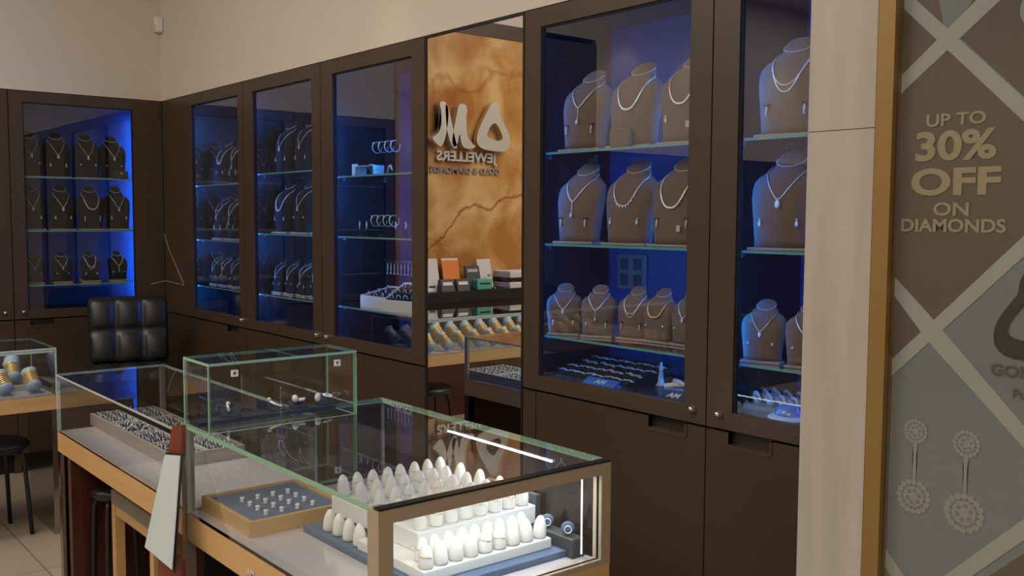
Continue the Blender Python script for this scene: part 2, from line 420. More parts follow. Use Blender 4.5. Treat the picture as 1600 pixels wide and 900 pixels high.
struct('wall_panel', MB().box(-.04, 0, -9, -3.85, 0, 2.158, brown))
A_OUT = [(-2.664, 2.491), (-2.7, 2.484), (-2.715, 2.433), (-2.72, 2.375), (-2.771, 2.31), (-2.823, 2.224), (-2.828, 2.146), (-2.803, 2.099), (-2.734, 2.088), (-2.621, 2.092), (-2.528, 2.105), (-2.481, 2.147), (-2.488, 2.224), (-2.527, 2.304), (-2.583, 2.394), (-2.62, 2.464)]
A_IN = [(-2.675, 2.323), (-2.733, 2.249), (-2.752, 2.195), (-2.721, 2.173), (-2.646, 2.181), (-2.584, 2.201), (-2.596, 2.25), (-2.633, 2.301)]
M_P = [[(-2.116, 2.444), (-2.162, 2.453), (-2.194, 2.431), (-2.208, 2.367), (-2.194, 2.254), (-2.171, 2.159), (-2.139, 2.098), (-2.097, 2.114), (-2.047, 2.162), (-2.079, 2.182), (-2.116, 2.212), (-2.139, 2.288), (-2.134, 2.38)],
       [(-2.171, 2.443), (-2.208, 2.404), (-2.236, 2.294), (-2.259, 2.2), (-2.294, 2.1), (-2.259, 2.092), (-2.217, 2.143), (-2.185, 2.253)],
       [(-2.306, 2.44), (-2.353, 2.449), (-2.389, 2.427), (-2.377, 2.322), (-2.389, 2.209), (-2.43, 2.145), (-2.479, 2.118), (-2.438, 2.097), (-2.366, 2.097), (-2.33, 2.13), (-2.311, 2.223), (-2.294, 2.128), (-2.259, 2.098), (-2.236, 2.144), (-2.259, 2.258), (-2.287, 2.373)]]
def smooth_loop(p, it=2):
    for _ in range(it):
        q = []
        for i in range(len(p)):
            a, b = p[i], p[(i+1) % len(p)]
            q += [(a[0]*.75+b[0]*.25, a[1]*.75+b[1]*.25), (a[0]*.25+b[0]*.75, a[1]*.25+b[1]*.75)]
        p = q
    return p
def holed(out, inn, ax, a, b, m_face, m_side, o=(0, 0, 0)):
    """ring-shaped plate: outer loop with a hole, extruded along ax"""
    def mk(p, h):
        q = list(p); q.insert(ax, h); return tuple(q)
    mb = MB(o)
    n = 64
    def resample(p):
        c = (sum(x for x, _ in inn)/len(inn), sum(y for _, y in inn)/len(inn)); res = []
        for k in range(n):
            an = 2*PI*k/n; d = (math.cos(an), math.sin(an)); best = None
            for i in range(len(p)):
                x1, y1 = p[i][0]-c[0], p[i][1]-c[1]; x2, y2 = p[(i+1) % len(p)][0]-c[0], p[(i+1) % len(p)][1]-c[1]
                den = d[0]*(y2-y1)-d[1]*(x2-x1)
                if abs(den) < 1e-12: continue
                tt = (x1*(y2-y1)-y1*(x2-x1))/den; u = (x1*d[1]-y1*d[0])/den
                if tt > 0 and -1e-9 <= u <= 1+1e-9: best = max(best or 0, tt)
            res.append((c[0]+d[0]*best, c[1]+d[1]*best))
        return res
    O_, I_ = resample(out), resample(inn)
    for h, flip in ((a, False), (b, True)):
        fs = [(i, (i+1) % n, n+(i+1) % n, n+i) for i in range(n)]
        mb.add([mk(p, h) for p in O_]+[mk(p, h) for p in I_], fs, m_face)
    for L in (O_, I_):
        mb.add([mk(p, a) for p in L]+[mk(p, b) for p in L], [(i, (i+1) % n, n+(i+1) % n, n+i) for i in range(n)], m_side)
    return mb
sgn = thing('shop_sign', 'raised silver and gold AM shop lettering on the onyx wall, reversed in the mirror', 'sign', (.0, -2.45, 2.0))
so = (.0, -2.45, 2.0); sgold = mat('sign_gold', (.62, .42, .11), .35, .3); sil_l = mat('brushed_sign_silver', (.60, .57, .50), .35, .4)
holed(smooth_loop(A_OUT, 1), smooth_loop(A_IN, 1), 0, .03, .075, sil_l, sgold, so).build('letter', sgn)
mb = MB(so)
for P_ in M_P: mb.prism(smooth_loop(P_, 1), 0, .03, .075, sil_l)
for P_ in M_P: mb.prism([(-2.25+(a+2.25)*.99, 2.28+(b-2.28)*.99) for a, b in smooth_loop(P_, 1)], 0, .0, .03, sgold)
mb.build('letter', sgn)
text_mesh('lettering', 'JEWELLERS', .105, frame_mat((.02, .03, -.0), (0, 1, 0), (0, 0, 1)), sil_l, sgn, .01, .003, 1.17)
text_mesh('small_lettering', 'GOLD & DIAMONDS', .068, frame_mat((.012, .03, -.095), (0, 1, 0), (0, 0, 1)), p_gemd, sgn, .004, .001, 1.12)

# things on the black shelf
def card(label, y0, y1, z1, face, extra=None, x=.10):
    t = thing('leaflet_stand', label, 'leaflet stand', (x, (y0+y1)/2, .98)); w = (y1-y0)/2; h = z1-.98
    MB().add([(0, -w, 0), (.0, w, 0), (-.05, w, h), (-.05, -w, h), (-.004, -w, 0), (-.004, w, 0), (-.054, w, h), (-.054, -w, h)],
             [(0, 1, 2, 3), (4, 7, 6, 5), (0, 4, 5, 1), (2, 6, 7, 3), (1, 5, 6, 2), (0, 3, 7, 4)], paper).build('leaflet', t)
    def at(u, v, off=.002): return (-.05*v+off, -w+2*w*u, h*v)
    m = MB()
    if face is orange: m.quad(at(.0, .3), at(1, .3), at(1, .93), at(.0, .93), orange)
    elif face == 'pink': MB().quad(at(.55, .0), at(.85, .0), at(.7, .35), at(.5, .38), pink).build('printed_area', t); m.quad(at(.1, .4), at(.35, .38), at(.35, .46), at(.1, .48), green_m)
    else: m.quad(at(.3, .1), at(.7, .1), at(.7, .16), at(.3, .16), grey_p)
    if m.v: m.build('printed_area', t)
    MB().box(-.06, -.045, -w*.5, w*.5, 0, h*.5, white_m).box(0, .03, -w, w, 0, .004, white_m).build('prop', t)
card('white leaflet stand nearest the mirror frame on the black shelf', -2.11, -1.96, 1.23, None)
card('white and orange leaflet stand on the black shelf', -2.31, -2.15, 1.23, orange)
card('white folded leaflet with pink print on the black shelf', -2.64, -2.50, 1.215, 'pink')
for y, l in ((-2.12, 'small dark card terminal in front of the plain white leaflet'), (-2.27, 'small dark card terminal in front of the orange leaflet')):
    t = thing('card_terminal', l, 'terminal', (.17, y, .98), 0, 'dark card terminals')
    MB().add([(.03, -.06, 0), (.03, .06, 0), (.0, .06, .09), (.0, -.06, .09), (-.05, -.06, 0), (-.05, .06, 0), (-.03, .06, .09), (-.03, -.06, .09)],
             [(0, 1, 2, 3), (4, 7, 6, 5), (0, 4, 5, 1), (2, 6, 7, 3), (1, 5, 6, 2), (0, 3, 7, 4)], grey_p).build('case', t)
    MB().quad((.0175, -.045, .045), (.0175, .045, .045), (.0095, .045, .07), (.0095, -.045, .07), paper).build('screen', t)
t = thing('calculator', 'dark grey desk display standing behind the green box', 'calculator', (.10, -2.43, .98))
MB().add([(.03, -.07, 0), (.03, .07, 0), (-.02, .07, .185), (-.02, -.07, .185), (.01, -.07, 0), (.01, .07, 0), (-.035, .07, .185), (-.035, -.07, .185)],
         [(0, 1, 2, 3), (4, 7, 6, 5), (0, 4, 5, 1), (2, 6, 7, 3), (1, 5, 6, 2), (0, 3, 7, 4)], grey_p).build('case', t)
m = MB()
for u in range(3): m.quad((.02-.016, -.05+u*.035, .09), (.02-.016, -.025+u*.035, .09), (.012-.018, -.025+u*.035, .12), (.012-.018, -.05+u*.035, .12), paper)
m.quad((-.004, -.05, .135), (-.004, .05, .135), (-.012, .05, .16), (-.012, -.05, .16), p_gem); m.build('keys', t)
t = thing('money_box', 'green plastic box with a dark slot on the black shelf', 'box', (.19, -2.45, .98))
MB().bbox(-.04, .04, -.075, .075, 0, .085, green_m, .012).build('body', t); MB().box(.0405, .042, -.05, .05, .045, .055, blackp).build('slot', t)
t = thing('printer', 'white and black receipt printer at the end of the black shelf', 'printer', (.13, -2.86, .98))
MB().bbox(-.1, .12, -.18, .17, .085, .14, paper, .01).build('upper_case', t)
MB().bbox(-.1, .10, -.18, .17, .05, .085, blackp, .004).build('paper_slot', t)
MB().bbox(-.1, .12, -.18, .17, .0, .05, paper, .01).build('lower_case', t)
o = MB((.17, -2.56, .98)).lathe([(.001, 0), (.022, .001), (.024, .012), (.01, .016), (.001, .016)], (.17, -2.56, .98), blackp, 14).build('rubber_stamp'); tag(o, 'small black stamp beside the pink printed leaflet', 'stamp')

# ---------------------------------------------------------------- display counters
def pane(x0, x1, y0, y1, z0, z1, face, edge, o=(0, 0, 0)):
    """glass slab: broad faces clear, narrow faces edge coloured"""
    m = MB(o); d = [x1-x0, y1-y0, z1-z0]; k = d.index(min(d))
    vs = [(x, y, z) for x in (x0, x1) for y in (y0, y1) for z in (z0, z1)]
    fs = [((0, 1, 3, 2), 0), ((4, 6, 7, 5), 0), ((0, 4, 5, 1), 1), ((2, 3, 7, 6), 1), ((0, 2, 6, 4), 2), ((1, 5, 7, 3), 2)]
    for f, a in fs: m.add([vs[i] for i in f], [(0, 1, 2, 3)], face if a == k else edge)
    return m
CB, CW = .685, .605
# bracelet counter along the left wall
c1 = thing('display_counter', 'glass-topped counter with gold bracelets at the left edge of the picture', 'display counter', (1.085, -2.2, 0))
o1 = (1.085, -2.2, 0); X0, X1, Y0, Y1, T = .85, 1.32, -3.35, -1.01, .915
MB(o1).box(X0, X1, Y0, Y1, CW+.01, CB, wood).build('wood_base', c1)
MB(o1).box(X0+.012, X1-.012, Y0+.012, Y1-.012, CB, CB+.003, deck_m).build('deck', c1)
g = .008
pane(X0, X1, Y0, Y1, T-g, T, glassc, edge2_m, o1).build('glass_top', c1)
pane(X1-g, X1, Y0+g, Y1-g, CB, T-g, glassc, edge2_m, o1).build('glass_front', c1)
pane(X0, X0+g, Y0+g, Y1-g, CB, T-g, glassc, edge2_m, o1).build('glass_back', c1)
pane(X0, X1, Y1-g, Y1, CB, T-g, glassc, edge2_m, o1).build('glass_end', c1)
pane(X0, X1, Y0, Y0+g, CB, T-g, glassc, edge2_m, o1).build('glass_end', c1)
MB(o1).box(X1-.016, X1-.002, Y0+.01, Y1-.01, T-.022, T-.009, edge2_m).build('front_rail', c1)
for yy in (Y1, Y0+.03): MB(o1).box(X0, X1, yy-.03, yy, 0, CW+.01, steel).build('steel_leg', c1)
# ring counter
c2 = thing('display_counter', 'low glass counter holding the large ring tray, between bracelet counter and front counter', 'display counter', (2.85, -1.0, 0))
o2 = (2.85, -1.0, 0); X0, X1, Y0, Y1, T = 2.175, 3.542, -1.232, -.80, .918
MB(o2).box(X0, X1, Y0, Y1, CW, CB, wood).build('wood_base', c2)
MB(o2).box(X0+.012, X1-.004, Y0+.012, Y1-.012, CB, CB+.003, deck_m).build('deck', c2)
pane(X0, X1, Y0, Y1, T-g, T, glassc, edge2_m, o2).build('glass_top', c2)
pane(X0+g, X1, Y0, Y0+g, CB, T-g, glassc, edge2_m, o2).build('glass_front', c2)
pane(X0+g, X1, Y1-g, Y1, CB, T-g, glassc, edge2_m, o2).build('glass_back', c2)
pane(X0, X0+g, Y0, Y1, CB, T-g, glassc, edge2_m, o2).build('glass_end', c2)
MB(o2).box(X0+.02, X1, Y0+.001, Y0+.008, T-.024, T-.009, blackp).build('top_rail', c2)
MB(o2).box(X0+.002, X0+.012, Y0+.002, Y0+.012, CB, T-g, edge2_m).build('corner_bead', c2)
MB(o2).box(X0+.002, X0+.02, Y1-.02, Y1-.002, CB, T-g, champ).build('corner_post', c2)
MB(o2).box(X0, X0+.035, Y0, Y1, 0, CW, steel).build('steel_leg', c2)
MB(o2).box(X0+.06, X0+.10, Y0+.02, Y1-.02, 0, CW, darkwood).build('inner_panel', c2)
MB(o2).box(X0+.1, X1, Y1-.04, Y1-.02, 0, CW, darkwood).build('back_panel', c2)
# front counter
c3 = thing('display_counter', 'large brightly lit glass counter in the foreground with metal framed end', 'display counter', (4.1, -.9, 0))
o3 = (4.1, -.9, 0); X0, X1, Y0, Y1, T = 3.555, 4.627, -1.237, -.563, .948; g = .013
MB(o3).box(X0, X1, Y0, Y1, CW, CB, wood).build('wood_base', c3)
MB(o3).box(X0+.012, X1-.03, Y0+.012, Y1-.012, CB, CB+.003, deck_m).build('deck', c3)
pane(X0, X1-.022, Y0, Y1, T-g, T, glassc, edge_m, o3).build('glass_top', c3)
pane(X0+g, X1-.04, Y0, Y0+g, CB, T-g, glassc, edge2_m, o3).build('glass_front', c3)
pane(X0+g, X1-.04, Y1-g, Y1, CB, T-g, glassc, edge2_m, o3).build('glass_back', c3)
pane(X0, X0+g, Y0, Y1, CB, T-g, glassc, edge2_m, o3).build('glass_end', c3)
fw = .042; fr = MB(o3)
fr.box(X1-.045, X1, Y0-.002, Y0+fw-.008, CB-.0, T-.004, champ).box(X1-.03, X1, Y1-fw+.012, Y1+.002, CB, T-.004, champ)
fr.box(X1-.03, X1, Y0+fw-.008, Y1-fw+.012, T-.034, T-.004, champ).box(X1-.03, X1, Y0+fw-.008, Y1-fw+.012, CB, CB+.014, champ)
fr.build('metal_frame', c3)
MB(o3).box(X1-.022, X1+.001, Y0-.001, Y1+.001, T-.0038, T+.001, blackp).build('top_strip', c3)
pane(X1-.018, X1-.010, Y0+fw-.008, Y1-fw+.012, CB+.014, T-.034, glassc, edge2_m, o3).build('end_glass', c3)
MB(o3).box(X1-.06, X1-.046, Y0+.06, Y1-.05, T-.030, T-.020, champ).build('led_channel', c3)
MB(o3).box(X0+.40, X1-.20, Y1-.02, Y1-.016, T-.043, T-.039, white_led).build('led_strip', c3)
MB(o3).box(X1-.05, X1-.0475, Y1-.0525, Y1-.05, CB+.02, T-.045, white_led).build('led_strip', c3)
for q_ in ((X0+.02, X1-.06, Y1-.05, Y1-.03, darkwood), (X1-.09, X1-.06, Y0+.08, Y1-.05, blackp), (X0+.03, X0+.06, Y0+.03, Y1-.05, blackp)): MB(o3).box(*q_[:4], 0, CW, q_[4]).build('base_panel', c3)
MB(o3).box(X0-.010, X0-.001, Y0-.006, Y0+.03, 0, T+.002, champ).build('corner_post', c3)
for yy in (Y0, Y1-.03): MB(o3).box(X1-.03, X1, yy, yy+.03, 0, CW, champ).build('corner_post', c3)
text_mesh('lettering', 'AM', .03, frame_mat((-.10, -.3382, .622), (1, 0, 0), (0, 0, 1)), paper, c3, .0005, .0008)

# glass box standing on the front counter
bx = thing('acrylic_display_box', 'tall green-edged glass box standing on the front counter', 'display box', (3.65, -1.0, T))
ob = (3.65, -1.0, T); a0, a1, b0, b1, z0, z1 = 3.556, 3.742, -1.236, -.770, T+.0005, 1.145; g = .008
pane(a0, a1, b0, b1, z1-g, z1, glassc, edge_m, ob).build('glass_top', bx)
pane(a1-g, a1, b0, b1, z0, z1-g, glassc, edge_m, ob).build('glass_front', bx)
pane(a0, a0+g, b0, b1, z0, z1-g, glassc, edge_m, ob).build('glass_back', bx)
pane(a0+g, a1-g, b0, b0+g, z0, z1-g, glassc, edge_m, ob).build('glass_side', bx)
pane(a0+g, a1-g, b1-g, b1, z0, z1-g, glassc, edge_m, ob).build('glass_side', bx)
MB(ob).box(a0+.012, a0+.075, b0+.012, b1-.012, z0, z0+.012, pad_navy).build('base_strip', bx)
for yy in (-1.16, -.835):
    m = MB(ob)
    for (p, q, r_, s_) in ((-.009, .009, -.009, -.005), (-.009, .009, .005, .009), (-.009, -.005, -.005, .005), (.005, .009, -.005, .005)):
        m.box(a1-.0075, a1+.002, yy+p, yy+q, 1.112+r_, 1.112+s_, white_m)
    m.build('square_clip', bx)
# jewellery pieces inside the box
def mini(label, y, kind):
    t = thing('jewellery_piece', label, 'jewellery', (3.600, y, z0+.012), 0, 'white gold pieces in the glass box')
    MB().add([(-.02, -.025, 0), (.02, -.025, 0), (.02, .025, 0), (-.02, .025, 0), (-.02, -.025, .022), (.018, -.025, .006), (.018, .025, .006), (-.02, .025, .022)],
             [(3, 2, 1, 0), (4, 5, 6, 7), (0, 1, 5, 4), (1, 2, 6, 5), (2, 3, 7, 6), (3, 0, 4, 7)], pad_navy).build('black_ramp', t)
    m = MB()
    if kind == 0: m.torus((0, -.006, .026), .010, .003, silver, (.2, 1, .3)).ball((0, -.006, .040), .006, white_m)
    elif kind == 1: m.tube([(-.01, -.02, .03), (0, -.01, .022), (.008, 0, .018), (.012, .012, .014)], .004, silver).ball((-.012, -.02, .035), .006, white_m)
    elif kind == 2: m.ball((0, -.01, .030), .012, white_m, (1, .8, 1)).ball((0, .010, .024), .010, white_m, (1, 1.3, .6)).ball((0, .02, .026), .005, white_m)
    else: m.ball((.0, -.022, .024), .013, white_m, (.7, .8, 1.1)).torus((0, .012, .028), .010, .003, silver, (.3, .2, 1), sq=1.4)
    m.build('white_gold_piece', t)
mini('white gold ring on a black ramp in the glass box, nearest its left end', -1.115, 0)
mini('small white gold clasp on a black ramp left of centre in the glass box', -.965, 1)
mini('white flower-shaped brooch on a black ramp in the middle of the glass box', -.895, 2)
mini('round white stud and loop on a black ramp, right end of the glass box', -.805, 3)

# ---------------------------------------------------------------- rings
def ring_maker(big=False):
    def f():
        t = thing('ring', '', 'ring')
        MB().torus((0, 0, .006), .0105, .0017, silver, (1, 0, 0), 14, 5).build('band', t)
        MB().ball((0, 0, .0185), .0055 if big else .0038, gem, (1, 1, .8), 5).build('stone', t)
        return t
    return f
rt = thing('ring_tray', 'long taupe tray of rings divided into compartments in the low glass counter', 'tray', (2.57, -.97, CB+.003))
a0, a1, b0, b1 = 2.14, 3.06, -1.095, -.83; orr = (2.57, -.97, CB+.003); zt = CB+.05
fr = MB(orr); w_ = .012
fr.box(a0, a1, b0, b0+w_, CB+.003, zt, tray_m).box(a0, a1, b1-w_, b1, CB+.003, zt, tray_m).box(a0, a0+w_, b0+w_, b1-w_, CB+.003, zt, tray_m).box(a1-w_, a1, b0+w_, b1-w_, CB+.003, zt, tray_m)
fr.build('tray_frame', rt)
MB(orr).box(a0+w_, a1-w_, b0+w_, b1-w_, CB+.006, zt-.014, pad_navy).build('foam_pad', rt)
ncol = 4; cw = (a1-a0)/ncol
for i in range(1, ncol): MB(orr).box(a0+i*cw-.003, a0+i*cw+.003, b0+w_, b1-w_, zt-.016, zt-.0003, white_m).build('divider', rt)
ym = (b0+b1)/2
MB(orr).box(a0+w_, a1-w_, ym-.003, ym+.003, zt-.016, zt-.0003, white_m).build('divider', rt)
cn = ['first', 'second', 'third', 'fourth']
for i in range(ncol):
    for j in range(2):
        for u in range(6):
            for v in range(3):
                x = a0+i*cw+.026+u*(cw-.052)/5; y = (b0 if j == 0 else ym)+.026+v*.036
                jig = (i == 1 and j == 0)
                rot = (R(random.uniform(-25, 10)), R(random.uniform(-8, 8)), R(90+random.uniform(-12, 12))) if not jig else (R(random.uniform(-60, 60)), R(random.uniform(-40, 40)), random.uniform(0, 6))
                place('bigring' if jig else 'ring', ring_maker(jig), (x, y, zt-.014), rot,
                      '%s ring in the %s compartment from left, %s row, long tray' % ('chunky white' if jig else 'white gold', cn[i], 'front' if j == 0 else 'back'), 'ring', 'rings in the long tray, %s compartment, %s row' % (cn[i], 'front' if j == 0 else 'back'))

# ---------------------------------------------------------------- contents of the front counter
ot = (3.735, -1.05, CB+.003)
st = thing('stud_tray', 'wooden tray with a slate blue pad of small studs, left inside the front counter', 'tray', ot)
a0, a1, b0, b1, zt = 3.572, 3.90, -1.195, -.895, CB+.046; w_ = .014
MB(ot).box(a0, a1, b0, b0+w_, ot[2], zt, wood).box(a0, a1, b1-w_, b1, ot[2], zt, wood).box(a0, a0+w_, b0+w_, b1-w_, ot[2], zt, wood).box(a1-w_, a1, b0+w_, b1-w_, ot[2], zt, wood).build('tray_frame', st)
MB(ot).box(a0+w_, a1-w_, b0+w_, b1-w_, ot[2], zt-.006, pad_blue).build('pad', st)
def stud():
    o = MB().lathe([(.006, 0), (.007, .003), (.004, .005), (.0075, .012), (.006, .014), (.001, .015)], (0, 0, 0), white_m, 10).build('stud_earring'); return o
rn = ['front', 'second', 'third', 'back']
for i in range(4):
    for j in range(4):
        place('stud', stud, (a0+.115+i*.052, b0+.075+j*.048, zt-.006), random.random(), 'white stud %d along in the %s row of the slate blue pad' % (i+1, rn[j]), 'earring', 'studs on the slate blue pad')

def riser(label, x0, x1, y0, y1, z0, z1, m=white_m, top=None):
    oo = ((x0+x1)/2, (y0+y1)/2, z0); t = thing('display_riser', label, 'riser', oo)
    MB(oo).bbox(x0, x1, y0, y1, z0, z1, m, .003).build('block', t)
    if top: MB(oo).box(x0+.01, x1-.01, y0+.01, y1-.01, z1, z1+.002, top).build('top_pad', t)
    return t
zb = CB+.003
riser('slate blue low platform under the white ring cones', 3.935, 4.535, -1.055, -.60, zb, zb+.018, pad_blue)
riser('white middle step carrying the lower ring cones', 4.20, 4.50, -1.04, -.645, zb+.0185, zb+.045)
riser('tall white step at the centre of the front counter', 3.96, 4.385, -.98, -.60, zb+.0455 if False else zb+.0455, zb+.095)
def cone(gold_ring):
    def f():
        t = thing('ring_cone', '', 'ring cone')
        MB().lathe([(.0170, 0), (.0180, .006), (.0178, .018), (.0160, .032), (.0128, .044), (.008, .053), (.004, .0565), (.0005, .0575)], (0, 0, 0), cone_m, 16).build('cone', t)
        if gold_ring: MB().torus((0, 0, .030), .0168, .0009, gold, (0, .1, 1), 18, 5).ball((.0180, -.002, .031), .0025, gem).build('ring', t)
        return t
    return f
def cones(nx, ny, x0, x1, y0, y1, z, where, grp, pg=.5):
    for i in range(nx):
        for j in range(ny):
            gr = random.random() < pg*.6
            sd = 'gold-ringed' if gr else 'bare'
            place('cone_%s' % sd, cone(gr), (x0+(x1-x0)*i/max(1, nx-1), y0+(y1-y0)*j/max(1, ny-1), z), (R(random.uniform(-4, 4)), R(random.uniform(-4, 4)), random.uniform(-1, 1)),
                  '%s white ring cone on %s' % (sd, where), 'ring cone', grp+', '+sd)
cones(1, 9, 4.478, 4.478, -1.02, -.668, zb+.046, 'the front edge of the lower white step', 'front row ring cones')
cones(1, 9, 4.432, 4.432, -1.00, -.685, zb+.046, 'the lower white step, second row from its edge', 'second row ring cones')
cones(5, 8, 3.985, 4.36, -.955, -.628, zb+.096, 'the tall white step', 'ring cones on the tall step')
cones(4, 1, 4.02, 4.18, -1.02, -1.02, zb+.0195, 'the slate platform beside the tall step, nearest the left glass', 'ring cones on the slate platform')
st2 = riser('thin wooden-edged tray with dark pad behind the stud tray', 3.72, 3.93, -.875, -.80, zb, zb+.03, wood, pad_navy)
for k in range(4):
    place('stud', stud, (3.75+k*.05, -.838, zb+.033), 0, 'white stud %d along on the thin wooden-edged tray' % (k+1), 'earring', 'studs on the thin tray')
# grey risers with ring clips, far right of the front counter
riser('lower charcoal riser at the right of the front counter', 4.40, 4.56, -.628, -.585, zb, zb+.05, grey_p)
riser('upper charcoal riser behind the lower one at the right of the front counter', 4.16, 4.38, -.595, -.578, zb, zb+.12, grey_p)
def flap():
    t = thing('ring_clip', '', 'ring clip')
    MB().ball((0, 0, .018), .018, pad_blue, (.35, 1, 1)).build('petal', t); MB().torus((.009, 0, .016), .009, .0014, silver, (1, 0, .3)).build('ring', t); return t
place('flap', flap, (4.44, -.607, zb+.05), R(-40), 'dark petal ring clip on the lower charcoal riser, left one', 'ring clip', 'petal ring clips')
place('flap', flap, (4.52, -.607, zb+.05), R(-40), 'dark petal ring clip on the lower charcoal riser, right one', 'ring clip', 'petal ring clips')

# ---------------------------------------------------------------- bracelets on satin cushions
def cushion():
    t = thing('bracelet_cushion', '', 'cushion'); prof = []
    m = MB(); L = .052
    for i in range(13):
        u = -1+2*i/12; prof.append((.017+.024*abs(u)**1.7 if abs(u) < .99 else .037, u*L))
    m.lathe(prof, (0, 0, .066), cush_m, 18, (-.80, 0, .60))
    m.build('pillow', t); return t
def bracelet(kind):
    def f():
        t = thing('gold_bracelet', '', 'bracelet'); m = MB()
        for dx in ((-.030, -.018, -.006, .006, .018, .030) if kind == 0 else (-.022, -.008, .006, .020)):
            n = 26
            m.tube([(-dx*.8+.6*.0305*math.sin(2*PI*i/n), .0305*math.cos(2*PI*i/n), .066+.6*dx+.8*.0305*math.sin(2*PI*i/n)) for i in range(n)], [(.0050 if (i % 2 == 0) else .0036) for i in range(n)], gold if kind == 0 else silver, 6, closed=True)
        m.build('links', t)
        return t
    return f
BT = thing('bracelet_tray', 'long taupe tray behind the front row of bracelet cushions', 'tray', (1.02, -2.15, CB+.003))
MB((1.02, -2.15, CB+.003)).box(.885, 1.125, -3.2, -1.045, CB+.004, CB+.03, tray_m).build('tray_body', BT)
nn = 0
for r_, (xx, zz) in enumerate(((1.215, CB+.004), (1.055, CB+.031), (.925, CB+.031))):
    rw = ['front row', 'middle row', 'back row'][r_]
    for k in range(14):
        y = -1.10-.127*k-(0, .05, .02)[r_]
        if y < -2.75: break
        rz = random.uniform(-.15, .15)
        place('cush', cushion, (xx, y, zz), rz, 'pale blue satin cushion in the %s, number %d from the corner end' % (rw, k+1), 'cushion', 'satin bracelet cushions')
        kd = 0 if (r_ < 2 or k % 2) else 1
        place('brac%d' % kd, bracelet(kd), (xx, y, zz), rz, '%s bracelet on satin cushion, %s, number %d from the corner end' % ('gold' if kd == 0 else 'silver', rw, k+1), 'bracelet', 'bracelets on satin cushions')

# ---------------------------------------------------------------- busts and necklaces
PROF = [(0, .86, .0, .040, .026), (.08, .86, .0, .042, .028), (.30, .92, .003, .047, .030), (.50, .99, .008, .050, .030), (.62, 1.0, .013, .048, .028), (.70, .97, .019, .044, .026),
        (.76, .86, .026, .039, .024), (.80, .70, .031, .035, .023), (.84, .55, .036, .033, .023), (.89, .46, .041, .033, .024), (.94, .435, .045, .034, .025), (.965, .43, .047, .034, .026)]
def prm(t):
    for i in range(len(PROF)-1):
        a, b = PROF[i], PROF[i+1]
        if t <= b[0]:
            k = (t-a[0])/(b[0]-a[0]); return [a[j]+(b[j]-a[j])*k for j in range(1, 5)]
    return list(PROF[-1][1:])
class BS:      # bust shape: half width, height, depth scale
    def __init__(s, hw, h, d): s.hw, s.h, s.d = hw, h, d
    def sec(s, t):
        w, yc, b, c = prm(t); return w*s.hw, yc*s.d, b*s.d, c*s.d
    def surf(s, x, z, off=.0015):
        t = z/s.h; w, yc, b, c = s.sec(t); u = min(.985, abs(x)/w)
        return (x, yc-b*(1-u**2.3)**(1/2.3)-off, z-(.55*0))
def bust_maker(bs, vel, strip):
    def f():
        t = thing('necklace_bust', '', 'display bust')
        m = MB(); n = 28; vs = []; fs = []
        rows = [p[0] for p in PROF]
        def ringpts(tt, sc_=1, dz=0, tilt=0):
            w, yc, b, c = bs.sec(tt); out = []
            for k in range(n):
                a = 2*PI*k/n; ca, sa = math.cos(a), math.sin(a); dep = b if sa < 0 else c
                x = w*sc_*math.copysign(abs(ca)**.87, ca); y = dep*sc_*math.copysign(abs(sa)**.87, sa)
                out.append((x, yc+y, bs.h*tt+dz+tilt*y))
            return out
        for tt in rows:
            k_ = max(0, (tt-.84)/.125)
            vs += ringpts(tt, 1, 0, .75*min(1, k_))
        nr = len(rows)
        for s_, dz in ((.92, .004), (.72, .009), (.4, .012), (.1, .013)):
            vs += ringpts(.965, s_, dz*bs.h/.27, .75); nr += 1
        for i in range(nr-1):
            for k in range(n): fs.append((i*n+k, i*n+(k+1) % n, (i+1)*n+(k+1) % n, (i+1)*n+k))
        fs += [list(range(n))[::-1], [(nr-1)*n+k for k in range(n)]]
        m.add([(a, b, c+.008) for a, b, c in vs], fs, vel, True); m.build('bust_body', t)
        w, yc, b, c = bs.sec(.955); P_ = []
        for k in range(17):
            a = PI+PI*k/16; y = b*math.sin(a)*1.03
            P_.append((w*1.03*math.cos(a), yc+y, bs.h*.955+.75*y*.92+.009))
        MB().tube(P_, .0016*bs.h/.2, trim_m, 6).build('neck_cord', t)
        w = bs.hw*.90
        MB().bbox(-w, w, -.046*bs.d, .03*bs.d, 0, .008, strip, .002).build('plinth', t)
        return t
    return f
def dr(m, pts, r, mt, n=6): m.tube(pts, r, mt, n)
